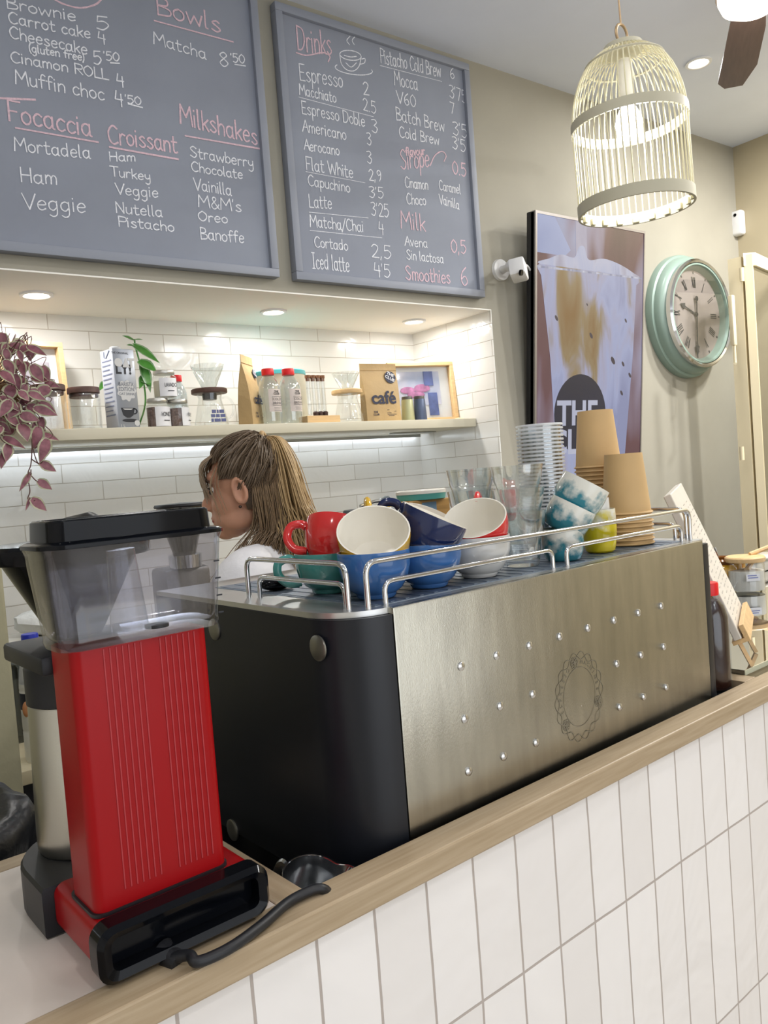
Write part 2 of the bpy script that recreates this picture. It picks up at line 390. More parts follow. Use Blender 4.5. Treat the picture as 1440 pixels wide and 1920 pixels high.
# ------------------------------------------------------------------ chalk lettering: a single-stroke hand alphabet
G = {}
for ln in '''A|7|0 0 4 10;4 10 7 0;1.5 4 6 4
B|7|1 0 1 10;1 10 5 9 5 6 1 5.3;1 5.3 6 4 6 1 1 0
C|7.5|7 8.5 4 10 1 6.5 1.5 2 4 0 7 1.2
D|8|1 0 1 10;1 10 6 8.5 7 4 4.5 .5 1 0
E|6.5|6 10 1 10;1 10 1 0;1 0 6 0;1 5 5 5
F|6.5|7 10 1 10;1 10 1 0;1 5 5 5
H|7.5|1 0 1 10;6.5 0 6.5 10;1 5 6.5 5
I|4.5|2 0 2 10;0 10 4 10;0 0 4 0
L|6|1 10 1 0;1 0 6 0
M|9|.5 0 1.2 10;1.2 10 4.5 4;4.5 4 7.5 10;7.5 10 8.5 0
N|7.5|1 0 1 10;1 10 6.5 0;6.5 0 6.5 10
O|8|4 10 1 7 1 3 4 0 7 3 7 7 4 10
P|6.5|1 0 1 10;1 10 6 9 6 5.5 1 5
R|7|1 0 1 10;1 10 6 9 6 5.5 1 5;2.5 5 6.5 0
S|7|6 8.5 3.5 10 1 8 3 5.5 6 3 4 0 .5 1.5
T|7|0 10 7 10;3.5 10 3.5 0
V|7|0 10 3.5 0;3.5 0 7 10
W|10|0 10 2.5 0;2.5 0 5 8;5 8 7.5 0;7.5 0 10 10
a|6.5|5 5 3 6 1 4.5 1 1.5 3 0 5 2;5 6 5 .8 6 0
b|6|1 10 1 0;1 4 3 6 5 4.5 5 1.5 3 0 1 1.5
c|5.5|5 5 3 6 1 4 1.3 1 3 0 5 1
d|6.5|5 5 3 6 1 4.5 1 1.5 3 0 5 2;5 10 5 0
e|6|1 3.2 5 3.5 4.5 5.5 2.8 6 1 4 1.3 1 3 0 5 1
f|5|5 9 3.5 10 2.2 8 2.2 0;.5 6 4.5 6
g|6.5|5 5 3 6 1 4.5 1 1.5 3 0 5 2;5 6 5 -2 3 -4 1 -3
h|6|1 10 1 0;1 4 3 6 5 4.5 5 0
i|2.5|1 6 1 0;1 8.2 1 8.8
k|5.5|1 10 1 0;5 6 1 2.5;2.2 3.5 5 0
l|3|1 10 1 1 2 0
m|8|1 6 1 0;1 4 2.5 6 4 4.5 4 0;4 4 5.5 6 7 4.5 7 0
n|6|1 6 1 0;1 4 3 6 5 4.5 5 0
o|6|3 6 1 4.5 1 1.5 3 0 5 1.5 5 4.5 3 6
p|6|1 6 1 -4;1 4 3 6 5 4.5 5 1.5 3 0 1 1.5
r|5|1 6 1 0;1 4 2.5 6 4.5 5.5
s|5.5|4.5 5.2 3 6 1.2 4.8 3 3.2 4.8 1.5 3 0 .8 1
t|5|2 9 2 1 3.5 0 4.5 .5;.5 6 4.5 6
u|6|1 6 1 1.5 3 0 5 2;5 6 5 0
v|5.5|.5 6 2.7 0;2.7 0 5 6
w|8|.5 6 2 0;2 0 4 5;4 5 6 0;6 0 7.5 6
y|6|1 6 1 3 3 1.5 5 3;5 6 5 -2 3 -4 1 -3
0|7|3.5 10 1 7 1 3 3.5 0 6 3 6 7 3.5 10
2|6.5|1 8 3 10 5.5 8 4 4 1 0;1 0 6 0
3|6.5|1 9.5 4 10 5.5 8 3 5.5;3 5.5 5.8 3.5 4 0 .8 1
4|6.5|2 10 1 4;1 4 6 4;5 8 5 -1
5|6.5|5.5 10 1.5 10;1.5 10 1.2 5.8;1.2 5.8 4 6.3 5.8 3.5 3.5 0 .8 .8
6|6.5|5 10 2 7 1 3 3 0 5.5 2 4 5 1.3 3.5
7|6|1 10 5.5 10;5.5 10 2.5 0
8|6.5|3.3 5.5 1.3 8 3.5 10 5.3 8 3.3 5.5 1 2.5 3.3 0 5.8 2.5 3.3 5.5
9|6.5|5.5 7 3 5.3 1.2 8 3.3 10 5.5 8 5 3 3.5 0
'|2|1 10 .7 8
,|2.5|1 1 .5 -1.5
.|2.5|1 .2 1 .8
/|5|0 -2 5 10
&|7|6.5 0 2 7.5 3 10 4.3 8 1 3 2.5 0 5 1.5 6.3 4
(|3|2.5 11 1 7 1 2 2.5 -2
)|3|.5 11 2 7 2 2 .5 -2'''.split('\n'):
    ch, w_, st = ln.split('|')
    G[ch] = (float(w_), [[(float(a), float(c)) for a, c in zip(s.split()[::2], s.split()[1::2])] for s in st.split(';')])
LIFT = [0]
def ribbon(b, P, w, nrm, lift=0.0006):
    LIFT[0] = (LIFT[0] + 1) % 14; lift += LIFT[0] * 0.00006
    P = [Vector(p) for p in P]; n = len(P); a = []; c = []
    for i in range(n):
        t = (P[min(i + 1, n - 1)] - P[max(i - 1, 0)]); lz = lift + i * 0.000004
        if t.length < 1e-9: t = Vector((1, 0, 0))
        s = t.normalized().cross(nrm).normalized() * (w / 2) * random.uniform(0.8, 1.15)
        e = t.normalized() * (w * 0.3) * (-1 if i == 0 else 1 if i == n - 1 else 0)
        a.append(b.verts.new(P[i] + s + e + nrm * lz)); c.append(b.verts.new(P[i] - s + e + nrm * lz))
    for i in range(n - 1): b.faces.new((a[i], a[i + 1], c[i + 1], c[i]))
def hand(b, s, o, xd, yd, width, h, w, nrm):
    """write s from o along xd over the given width with capitals h high"""
    tot = sum(G[c][0] if c in G else 4 for c in s); k = width / tot; x = 0
    for c in s:
        if c in G:
            jy = random.uniform(-0.25, 0.25)
            for st in G[c][1]:
                q = cat([(px, py + jy, 0) for px, py in st], 5) if len(st) > 2 else [Vector((px, py + jy, 0)) for px, py in st]
                ribbon(b, [o + xd * ((x + p.x) * k) + yd * (p.y * h / 10) for p in q], w, nrm)
            x += G[c][0]
        else: x += 4
NB = Vector((0, -1, 0))
def chalk(b, s, x0, y0, x1, y1, hp, Y, w=0.0034):
    a = PY(x0, y0, Y); e = PY(x1, y1, Y); xd = (e - a); L = xd.length; xd.normalize()
    h = (PY(x0, y0 - hp, Y) - a).length
    b = new(); hand(b, s, a, xd, Vector((0, 0, 1)), L, h, w, NB); build('chalk_word', b, CUR[0], CUR[1], smooth=0, normals=False)['label'] = CUR[2]
CUR = [None, None, '']
def chalkline(b, pts, Y, w=0.0038):
    own = b is None; b = new() if own else b
    ribbon(b, cat([PY(x, y, Y) for x, y in pts], 6) if len(pts) > 2 else [PY(x, y, Y) for x, y in pts], w, NB)
    if own: build('chalk_stroke', b, CUR[0], CUR[1], smooth=0, normals=False)['label'] = CUR[2]

M_BOARD = mat('grey_chalkboard', '858a97', 0.8, noise=0.07, nscale=3, color2='8d93a0')
M_BFRAME = mat('grey_painted_frame', '8b909c', 0.55)
def menu_board(x0, x1, z0, z1, label, white, pink):
    t = wthing('menu_board', label, 'menu board', ((x0 + x1) / 2, YW, z0))
    fw = 0.026; yf = YW - 0.034; yp = YW - 0.020
    b = new()
    for a in ((x0, x1, z0, z0 + fw), (x0, x1, z1 - fw, z1), (x0, x0 + fw, z0 + fw, z1 - fw), (x1 - fw, x1, z0 + fw, z1 - fw)): box(b, a[0], a[1], yf, YW - 0.001, a[2], a[3], bev=0.002)
    build('frame', b, M_BFRAME, t)
    b = new(); box(b, x0 + fw, x1 - fw, yp, YW - 0.004, z0 + fw, z1 - fw); p = build('panel', b, M_BOARD, t, smooth=0)
    CUR[:] = [M_CHALKW, p, 'white chalk writing']; white(None, yp)
    CUR[:] = [M_CHALKP, p, 'pink chalk writing']; pink(None, yp)
def W1(b, Y):
    for a in [("Brownie", 11, 15, 144, 41, 22), ("5", 178, 54, 207, 57, 24), ("Carrot cake", 15, 43, 171, 73, 21), ("4", 182, 78, 199, 82, 20), ("Cheesecake", 17, 71, 165, 103, 22),
              ("(gluten free)", 54, 97, 159, 115, 15), ("5", 174, 120, 192, 121, 24), ("'50", 194, 113, 225, 115, 16), ("Cinamon ROLL", 19, 116, 204, 150, 20), ("4", 217, 160, 234, 162, 22), ("Muffin choc", 28, 157, 197, 189, 26), ("4", 214, 196, 232, 199, 26), ("'50", 234, 193, 266, 198, 15),
              ("Matcha", 287, 82, 388, 112, 22), ("8", 410, 124, 430, 127, 26), ("'50", 432, 116, 460, 120, 16), ("Mortadela", 26, 283, 171, 298, 25), ("Ham", 37, 341, 109, 347, 27), ("Veggie", 43, 392, 163, 399, 29), ("Ham", 204, 302, 255, 303, 17), ("Turkey", 207, 330, 283, 339, 18),
              ("Veggie", 217, 364, 298, 371, 20), ("Nutella", 216, 399, 306, 407, 20), ("Pistacho", 221, 424, 328, 435, 19), ("Strawberry", 356, 294, 476, 315, 20), ("Chocolate", 358, 321, 456, 336, 18), ("Vainilla", 364, 356, 435, 367, 22), ("M&M's", 371, 388, 454, 398, 22), ("Oreo", 371, 414, 428, 419, 18), ("Banoffe", 375, 448, 459, 456, 22)]: chalk(b, *a, Y)
    for p in [((207, 118), (224, 119)), ((240, 195), (267, 202)), ((440, 121), (460, 124))]: chalkline(b, p, Y)
def P1(b, Y):
    for a in [("Bowls", 292, 27, 416, 62, 34), ("Focaccia", 14, 226, 174, 257, 38), ("Croissant", 202, 268, 334, 287, 34), ("Milkshakes", 337, 232, 484, 272, 36)]: chalk(b, *a, Y, 0.005)
    for p in [((289, 39), (437, 79)), ((29, 240), (184, 267)), ((205, 276), (334, 299)), ((347, 255), (486, 279)), ((100, -2), (120, 8), (150, 15), (178, 9), (191, -2)), ((-8, 184), (66, 187))]: chalkline(b, p, Y, 0.0048)
def W2(b, Y):
    for a in [("Espresso", 561, 150, 644, 165, 30), ("2", 680, 177, 693, 179, 23), ("Macchiato", 561, 177, 631, 193, 20), ("2.5", 680, 206, 706, 214, 22), ("Espresso Doble", 565, 212, 685, 238, 23), ("3", 696, 248, 709, 251, 24), ("Americano", 567, 246, 650, 263, 22), ("3", 687, 271, 697, 273, 22), ("Aerocano", 570, 281, 637, 292, 20), ("3", 687, 305, 698, 307, 22),
              ("Flat White", 573, 318, 663, 334, 24), ("2,9", 691, 338, 716, 341, 20), ("Capuchino", 577, 348, 657, 361, 20), ("3'5", 691, 370, 720, 372, 20), ("Latte", 579, 388, 623, 392, 24), ("3'25", 695, 404, 730, 407, 24), ("Matcha/Chai", 581, 425, 682, 435, 22), ("4", 709, 438, 720, 439, 22), ("Cortado", 589, 463, 653, 470, 20), ("2,5", 695, 481, 735, 486, 24), ("Iced latte", 586, 503, 656, 510, 29), ("4'5", 700, 516, 733, 521, 24),
              ("Pistacho Cold Brew", 713, 118, 827, 145, 27), ("6", 843, 147, 853, 149, 20), ("Mocca", 739, 160, 784, 169, 26), ("3'75", 842, 182, 875, 195, 23), ("V60", 744, 192, 781, 202, 22), ("7", 843, 211, 853, 215, 20), ("Batch Brew", 742, 225, 834, 248, 24), ("3'5", 848, 252, 877, 259, 24), ("Cold Brew", 748, 257, 824, 272, 20), ("3'5", 847, 278, 874, 286, 22),
              ("Cinamon", 759, 351, 803, 356, 20), ("Caramel", 823, 356, 864, 364, 18), ("Choco", 762, 383, 799, 385, 20), ("Vainilla", 824, 382, 861, 393, 18), ("Avena", 759, 460, 802, 465, 18), ("Sin lactosa", 762, 486, 832, 494, 18)]: chalk(b, *a, Y, 0.0034)
    for p in [((712, 123), (828, 153)), ((573, 322), (684, 343)), ((579, 398), (690, 409)), ((560, 182), (700, 219)), ((581, 432), (716, 446))]: chalkline(b, p, Y, 0.0018)
    E = lambda cx, cy, a, c, t0, t1, k=0.12: [(cx + a * math.cos(t) , cy + c * math.sin(t) + k * a * math.cos(t)) for t in [t0 + (t1 - t0) * i / 14 for i in range(15)]]
    b = new()
    for p in [E(657, 104, 20, 9, 0, 2 * PI), E(663, 130, 35, 10, -0.3, 3.6), [(637, 104), (640, 120), (650, 131), (663, 133), (673, 124), (677, 107)], [(678, 111), (684, 110), (683, 118), (674, 121)], [(655, 84), (650, 76), (656, 68)], [(664, 84), (660, 76), (666, 68)], [(645, 104), (657, 107), (668, 106)], [(648, 118), (658, 126), (668, 118)]]: chalkline(b, p, Y, 0.003)
    build('chalk_drawing', b, CUR[0], CUR[1], smooth=0, normals=False)['label'] = 'white chalk drawing of a steaming cup'
def P2(b, Y):
    for a in [("Drinks", 557, 94, 623, 104, 44), ("Sirope", 751, 318, 806, 312, 36), ("flavour", 760, 292, 797, 290, 15), ("0.5", 848, 326, 875, 331, 24), ("Milk", 751, 428, 799, 434, 32), ("0,5", 845, 473, 875, 476, 24), ("Smoothies", 760, 524, 845, 532, 26), ("6", 863, 535, 879, 537, 34)]: chalk(b, *a, Y, 0.0045)
    for p in [((555, 99), (575, 104), (605, 99), (618, 106), (615, 116)), ((806, 311), (815, 292), (828, 284), (836, 292), (832, 303))]: chalkline(b, p, Y, 0.004)
YP = YW - 0.034
p = PY(525, 519.5, YP); p2 = PY(483, 0, YP)
menu_board(0.28, (p.x + p2.x) / 2, p.z, 3.085, 'large grey chalkboard listing bowls, focaccia, croissant and milkshakes', W1, P1)
pa = PY(516, 3, YP); pb = PY(884, 119, YP); pc = PY(556, 524, YP); pd = PY(906, 556, YP)
menu_board((pa.x + pc.x) / 2, (pb.x + pd.x) / 2, (pc.z + pd.z) / 2, (pa.z + pb.z) / 2, 'grey framed chalkboard listing drinks and coffee prices', W2, P2)
# ------------------------------------------------------------------ shelf in the niche
ZS = EYE + 0.0905 * 2.25; YS = 2.374
t = wthing('wall_shelf', 'long cream shelf across the tiled niche carrying jars and bags', 'shelf', (0.5, YN, ZS))
b = new(); box(b, -1.28, XN - 0.005, YS, YN, ZS - 0.033, ZS, bev=0.002); build('board', b, mat('shelf_paint', 'cfc9b4', 0.5), t)
b = new(); box(b, -1.2, XN - 0.03, YN - 0.03, YN - 0.006, ZS - 0.043, ZS - 0.0335); k = build('light_strip', b, mat('strip_glow', 'eaf3ff', 0.4, emit=4.0), t, smooth=0)
b = new(); box(b, -1.2, XN - 0.03, YN - 0.037, YN - 0.031, ZS - 0.046, ZS - 0.0335); build('strip_rail', b, mat('strip_metal', 'a9aba8', 0.4, 0.8), t, smooth=0)
b = new(); box(b, XN - 0.28, XN - 0.06, 2.56, 2.6, ZS - 0.038, ZS - 0.0335, bev=0.002); build('bracket', b, mat('strip_metal', 'a9aba8'), t)
lamp('shelf_strip_lamp', 'AREA', (0.5, YN - 0.04, ZS - 0.05), 1.7, (0.82, 0.92, 1.0), shape='RECTANGLE', size=3.3, size_y=0.02, rot=(math.radians(-25), 0, 0))
# ------------------------------------------------------------------ things on the wall
# television
tx0 = PY(1003, 398, 2.12); tx1 = PY(1210, 430.5, 2.12); bx0 = PY(1000.6, 781, 2.20); bx1 = PY(1201.5, 800, 2.20)
X0 = (tx0.x + bx0.x) / 2; X1 = (tx1.x + bx1.x) / 2; zt = (tx0.z + tx1.z) / 2
wt = X1 - X0; ht = wt * 1.76
o = Vector((X0, 2.12, zt)); dn = Vector((0, 0.08 / 0.83, -1)).normalized()
FT = frame(o, (1, 0, 0), -dn)            # x right, y up along the screen, z towards the room
t = thing('television', 'upright wall screen showing an iced coffee in a plastic cup', 'screen', o)
def lbox(b, x0, x1, y0, y1, z0, z1, **k): box(b, x0, x1, y0, y1, z0, z1, M=RT, **k)
RT = FT.copy(); RT.translation = (0, 0, 0)
b = new(); lbox(b, 0, wt, -ht, 0, -0.045, -0.001, bev=0.004); build('housing', b, M_BLACKP, t)
b = new()
for a in ((0, wt, -0.010, 0), (0, 0.010, -ht, -0.010), (wt - 0.007, wt, -ht, -0.010), (0.010, wt - 0.007, -ht, -ht + 0.012)): lbox(b, a[0], a[1], a[2], a[3], -0.02, 0.003)
build('bezel', b, mat('bezel_metal', '8b8785', 0.4, 0.6), t, smooth=0)
def screenmat(name, stops, mapping, nscale=3.0, strength=0.75, bias=None):
    m = bpy.data.materials.new(name); m.use_nodes = True; N = m.node_tree.nodes; L = m.node_tree.links
    p = N['Principled BSDF']; p.inputs['Roughness'].default_value = 0.2; p.inputs['Base Color'].default_value = (0.01, 0.01, 0.01, 1)
    tc = N.new('ShaderNodeTexCoord'); mp = N.new('ShaderNodeMapping'); mp.inputs['Scale'].default_value = mapping
    n = N.new('ShaderNodeTexNoise'); n.inputs['Scale'].default_value = nscale; n.inputs['Detail'].default_value = 3; n.inputs['Distortion'].default_value = 0.8
    r = N.new('ShaderNodeValToRGB')
    while len(r.color_ramp.elements) < len(stops): r.color_ramp.elements.new(0.5)
    for e, (pos, c) in zip(r.color_ramp.elements, stops): e.position = pos; e.color = lin(c)
    L.new(tc.outputs['Object'], mp.inputs[0]); L.new(mp.outputs[0], n.inputs[0]); 
    if bias:
        sp = N.new('ShaderNodeSeparateXYZ'); L.new(tc.outputs['Object'], sp.inputs[0]); prev = n.outputs[0]
        for axis, c0, half, amt in bias:
            a = N.new('ShaderNodeMath'); a.operation = 'SUBTRACT'; a.inputs[1].default_value = c0; L.new(sp.outputs[axis], a.inputs[0])
            ab_ = N.new('ShaderNodeMath'); ab_.operation = 'ABSOLUTE'; L.new(a.outputs[0], ab_.inputs[0])
            mr = N.new('ShaderNodeMapRange'); mr.inputs[1].default_value = 0; mr.inputs[2].default_value = half; mr.inputs[3].default_value = amt; mr.inputs[4].default_value = -amt; L.new(ab_.outputs[0], mr.inputs[0])
            ad = N.new('ShaderNodeMath'); ad.operation = 'ADD'; L.new(prev, ad.inputs[0]); L.new(mr.outputs[0], ad.inputs[1]); prev = ad.outputs[0]
        L.new(prev, r.inputs[0])
    else: L.new(n.outputs[0], r.inputs[0])
    L.new(r.outputs[0], p.inputs['Emission Color'])
    p.inputs['Emission Strength'].default_value = strength
    return m
b = new(); lbox(b, 0.010, wt - 0.007, -ht + 0.012, -0.010, -0.003, 0.0)
scr = build('screen', b, screenmat('screen_backdrop', [(0.32, 'a9b4d6'), (0.45, '9a8fa6'), (0.55, '6d4a52'), (0.75, '53363f')], (1.9, 0.4, 0.5), 1.6), t, smooth=0)
def flat(name, poly, z, m, lab=None):
    b = new(); vs = [b.verts.new(RT @ Vector((x * wt, -y * (.62 if z < .0013 else 1) * wt, z))) for x, y in poly]; b.faces.new(vs)
    k = build(name, b, m, scr, smooth=0)
    if lab: k['label'] = lab
# picture coordinates: fraction of the screen width, y downwards
flat('picture_bright_patch', [(0.016, 0.02), (0.16, 0.02), (0.30, 0.30), (0.25, 0.36), (0.016, 0.36)], 0.0004, screenmat('screen_sky', [(0.3, 'b3bde2'), (0.7, '9aa6d0')], (1, 1, 1), 2), 'pale blue blurred patch')
flat('picture_straw', [(0.34, 0.02), (0.435, 0.02), (0.45, 0.42), (0.35, 0.44)], 0.0006, screenmat('screen_straw', [(0.3, 'b9b6cc'), (0.7, 'a3a0bb')], (3, 1, 1), 3), 'pale straw in the picture')
foam = screenmat('screen_foam', [(0.3, '8d93b8'), (0.42, 'b7bedd'), (0.55, 'c3c6de'), (0.70, 'aaa7bd')], (6, 3, 2.2), 1.6)
flat('picture_foam', cat([(0.04, .46, 0), (0.12, .40, 0), (0.22, .35, 0), (0.33, .36, 0), (.37, .26, 0), (.42, .25, 0), (.46, .36, 0), (0.6, .33, 0), (0.75, .36, 0), (0.88, .42, 0), (0.93, .47, 0), (0.5, .49, 0)], 5, True) and [(p.x, p.y) for p in cat([(0.04, .46, 0), (0.12, .40, 0), (0.22, .35, 0), (0.33, .36, 0), (.37, .26, 0), (.42, .25, 0), (.46, .36, 0), (0.6, .33, 0), (0.75, .36, 0), (0.88, .42, 0), (0.93, .47, 0), (0.5, .49, 0)], 5, True)], 0.0007, foam, 'white whipped top in the picture')
flat('picture_cup', [(0.03, .46), (0.95, .46), (0.96, .50), (0.92, .54), (0.90, 1.2), (0.80, 2.80), (0.22, 2.80), (0.13, 1.3), (0.05, .56), (0.02, .50)], 0.0009, screenmat('screen_milk', [(0.22, '949ac0'), (0.40, 'abb3d8'), (0.50, 'adadca'), (0.56, 'a29a9e'), (0.63, '9a8665'), (0.78, '8d6c41')], (6, 3, 1.8), 1.5, bias=[(0, .35 * wt, .33 * wt, .09), (2, -.55 * wt, .45 * wt, .06)]), 'milky iced coffee in the picture')
flat('picture_cup_rim', [(0.01, .475), (0.97, .46), (0.975, .475), (0.02, .495)], 0.0012, screenmat('screen_rim', [(0.3, 'd5d8ea'), (0.7, '8a8fb0')], (8, 1, 1), 4))
spk = screenmat('screen_speck', [(0.3, '3c3444'), (0.7, '4a4250')], (1, 1, 1))
for (x, y, s) in ((.18, .93, .02), (.82, .90, .016), (.49, 1.07, .022), (.70, 1.30, .03), (.80, 1.33, .02), (.87, 1.44, .02), (.79, 1.62, .02), (.45, .78, .01)):
    flat('picture_speck', [(x + s * math.cos(a) * .6 + .4 * s * math.sin(a), y + s * 1.3 * math.sin(a)) for a in [i * PI / 5 for i in range(10)]], 0.0012, spk, 'dark speck in the picture')
flat('picture_badge', [(.40 + .235 * math.cos(a), 1.13 + .237 * math.sin(a)) for a in [i * 2 * PI / 40 for i in range(40)]], 0.0014, screenmat('screen_badge', [(0.3, '151a33'), (0.7, '1d2240')], (1, 1, 1)), 'dark round badge in the picture')
b = new(); text(b, 'THE', 0.20 * wt, RT @ Matrix.Translation((0.375 * wt, -1.19 * wt, 0.0018)), 0.03); text(b, 'CLUB', 0.20 * wt, RT @ Matrix.Translation((0.385 * wt, -1.36 * wt, 0.0018)), 0.03)
build('badge_lettering', b, screenmat('screen_white', [(0.3, 'b9bdd6'), (0.7, 'cdd0e4')], (1, 1, 1)), scr, smooth=0)
b = new(); box(b, X0 + 0.15, X1 - 0.15, 2.2, YW, zt - 0.75, zt - 0.45); k = build('wall_mount', b, M_BLACKP, None, smooth=0); k.parent = t; k.location = -o

# security camera with its cable
c0 = PY(937, 507, YW)
t = wthing('security_camera', 'small white security camera on a round wall mount', 'security camera', c0)
b = new(); tube(b, [c0, c0 + Vector((0, -0.012, 0))], [0.043, 0.040], n=28); build('mount_plate', b, M_TRIMW, t)
c1 = PY(957, 499, 2.17); c2 = PY(972, 507, 2.13)
b = new(); tube(b, [c0 + Vector((0.005, -0.01, 0)), c1, c1 * 0.4 + c2 * 0.6], [0.016, 0.011, 0.012], n=12); ball(b, c1, 0.021); build('swivel_arm', b, M_TRIMW, t)
b = new(); fr = frame(c2, (0.75, 0.5, -0.2), (0.1, 0.2, 1)); box(b, -0.045, 0.04, -0.033, 0.033, -0.03, 0.03, bev=0.008, M=fr); k = build('camera_body', b, M_TRIMW, t)
b = new(); q = PY(975, 511, 2.085); cyl(b, q, q + Vector((0.003, -0.008, -0.002)), 0.011); build('lens', b, M_BLACKG, k)
b = new(); tube(b, cat([PY(975, 492, 2.15), PY(990, 500, 2.16), PY(998, 520, 2.18), PY(996, 555, 2.22), PY(994, 580, 2.24)], 8), 0.004, 8); build('cable', b, M_TRIMW, t)
# motion sensor in the corner
q = PX(1385, 420, XR)
t = wthing('motion_sensor', 'little white motion sensor high in the room corner', 'sensor', (XR, q.y, q.z - 0.06))
b = new(); box(b, XR - 0.045, XR, q.y - 0.04, q.y + 0.035, q.z - 0.065, q.z + 0.06, bev=0.012, seg=3); k = build('case', b, M_TRIMW, t)
b = new(); cyl(b, (XR - 0.0455, q.y - 0.008, q.z + 0.037), (XR - 0.047, q.y - 0.008, q.z + 0.037), 0.008); build('sensor_eye', b, M_BLACKG, k)
# wall clock
M_MINT = mat('mint_enamel', '8a9f94', 0.35, noise=0.03, nscale=4)
cc = Vector((3.515, YW, 1.56 + 0.650)); RC = 0.292
RM = Matrix.Translation(cc) @ Matrix.Rotation(PI / 2, 4, 'X')
t = wthing('wall_clock', 'big round mint green wall clock with roman numerals', 'clock', cc)
b = new(); lathe(b, [(0, 0), (RC, 0), (RC, 0.022), (RC * .985, 0.032), (RC * .95, 0.036), (RC * .94, 0.060), (RC * .90, 0.072), (RC * .86, 0.078), (RC * .85, .06), (0, .06)], 72, M=RM); build('case', b, M_MINT, t)
b = new(); lathe(b, [(RC * .86, 0.07), (RC * .87, 0.104), (RC * .84, 0.112), (RC * .81, 0.106), (RC * .80, 0.07)], 72, M=RM); build('chrome_bezel', b, M_CHROME, t)
b = new(); lathe(b, [(RC * .80, 0.066), (RC * .80, 0.104), (RC * .775, 0.104), (RC * .71, 0.070), (RC * .71, .066)], 72, M=RM); build('inner_ring', b, M_MINT, t)
b = new(); lathe(b, [(0, 0.066), (RC * .76, 0.066), (RC * .76, .069), (0, .069)], 64, M=RM); dial = build('dial', b, mat('dial_paper', '958a85', 0.8, noise=0.06, nscale=9), t)
b = new()
NUM = ['XII', 'I', 'II', 'III', 'IIII', 'V', 'VI', 'VII', 'VIII', 'IX', 'X', 'XI']
def stick(b, x0, y0, x1, y1, w, z=0.0696): ribbon(b, [RM @ Vector((x0, y0, z)), RM @ Vector((x1, y1, z))], w, NB, 0.0004)
for h, s in enumerate(NUM):
    a = PI / 2 - h * PI / 6; rd = Vector((math.cos(a), math.sin(a))); td = Vector((rd.y, -rd.x))
    ro, ri = RC * .60, RC * .44; wd = {'I': .03, 'V': .06, 'X': .055}; tot = sum(wd[c] for c in s); x = -tot / 2
    stick(b, *(rd * RC * .665), *(rd * RC * .69), 0.008)
    for c in s:
        k = wd[c] * RC; xm = (x + wd[c] / 2) * RC; hw = k * .36
        P = lambda dx, r: rd * r + td * (xm + dx)
        if c == 'I': stick(b, *P(0, ri), *P(0, ro), 0.005)
        elif c == 'V': stick(b, *P(-hw, ro), *P(0, ri), 0.006); stick(b, *P(hw, ro), *P(0, ri), 0.003)
        else: stick(b, *P(-hw, ro), *P(hw, ri), 0.006); stick(b, *P(hw, ro), *P(-hw, ri), 0.003)
        x += wd[c]
build('numerals', b, M_INK, dial, smooth=0, normals=False)
def clockhand(name, ang, ln, back, z):
    a = PI / 2 - math.radians(ang); d = Vector((math.cos(a), math.sin(a))); n = Vector((-d.y, d.x)); b = new()
    poly = [-d * back + n * .004, d * ln * .72 + n * .003, d * ln * .76 + n * .016, d * ln + n * .0006, d * ln - n * .0006, d * ln * .76 - n * .016, d * ln * .72 - n * .003, -d * back - n * .004]
    prism(b, [(p.x, p.y) for p in poly], z, z + .002, M=RM); cyl(b, RM @ Vector((-d.x * back, -d.y * back, z)), RM @ Vector((-d.x * back, -d.y * back, z + .002)), 0.012)
    cyl(b, RM @ Vector((0, 0, z)), RM @ Vector((0, 0, z + .002)), 0.010); build(name, b, M_INK, t)
clockhand('hour_hand', 290, .13, 0.0, 0.073); clockhand('minute_hand', 184, .20, 0.075, 0.077)
b = new(); lathe(b, [(RC * .79, .098), (0, .101), (0, .099), (RC * .79, .096)], 48, M=RM); build('glass', b, M_GLASS, t)
# ------------------------------------------------------------------ things on the shelf
def spot(px, Y, z=ZS): return Vector((onx(px, Y, z), Y, z))
def top(p, py): return zat(p.x, p.y, py) - p.z
def wid(p, px): return mpp(p) * px
M_PHOTO = mat('framed_photo', '8d8794', 0.5, noise=0.5, nscale=22, color2='c9bfc4')
def picture_frame(px0, px1, Y, ytop, label, lean=0.10, rz=0.0, pic=None):
    a = spot(px0, Y); c = spot(px1, Y); w = abs(c.x - a.x) / math.cos(rz); h = top(c, ytop) / math.cos(lean)
    t = thing('picture_frame', label, 'picture frame', a, rot=(-lean, 0, rz))
    f = 0.016; b = new()
    for q in ((0, w, 0, f), (0, w, h - f, h), (0, f, f, h - f), (w - f, w, f, h - f)): box(b, q[0], q[1], -0.02, 0.02, q[2], q[3], bev=0.0015)
    build('frame', b, M_PINE, t, smooth=0)
    b = new(); box(b, f, w - f, 0.008, 0.014, f, h - f); mt = build('mount', b, M_PAPER, t, smooth=0)
    b = new(); box(b, w * pic[0], w * pic[1], 0.006, 0.0085, h * pic[2], h * pic[3]); build('photograph', b, pic[4], mt, smooth=0)
    b = new(); box(b, f, w - f, -0.001, 0.001, f, h - f); build('glass', b, M_GLASS, t, smooth=0)
    return t, w, h
t, w, h = picture_frame(12, 138, 2.60, 640, 'pale wooden picture frame behind the trailing plant', 0.08, 0.12, (.33, .80, .28, .80, M_PHOTO))
t, w, h = picture_frame(735, 836, 2.56, 683, 'pale wooden picture frame leaning at the right end of the shelf', 0.10, -0.25, (.14, .80, .30, .86, mat('pale_photo', 'a9b6d8', 0.5, noise=0.5, nscale=9, color2='e9e2ee')))
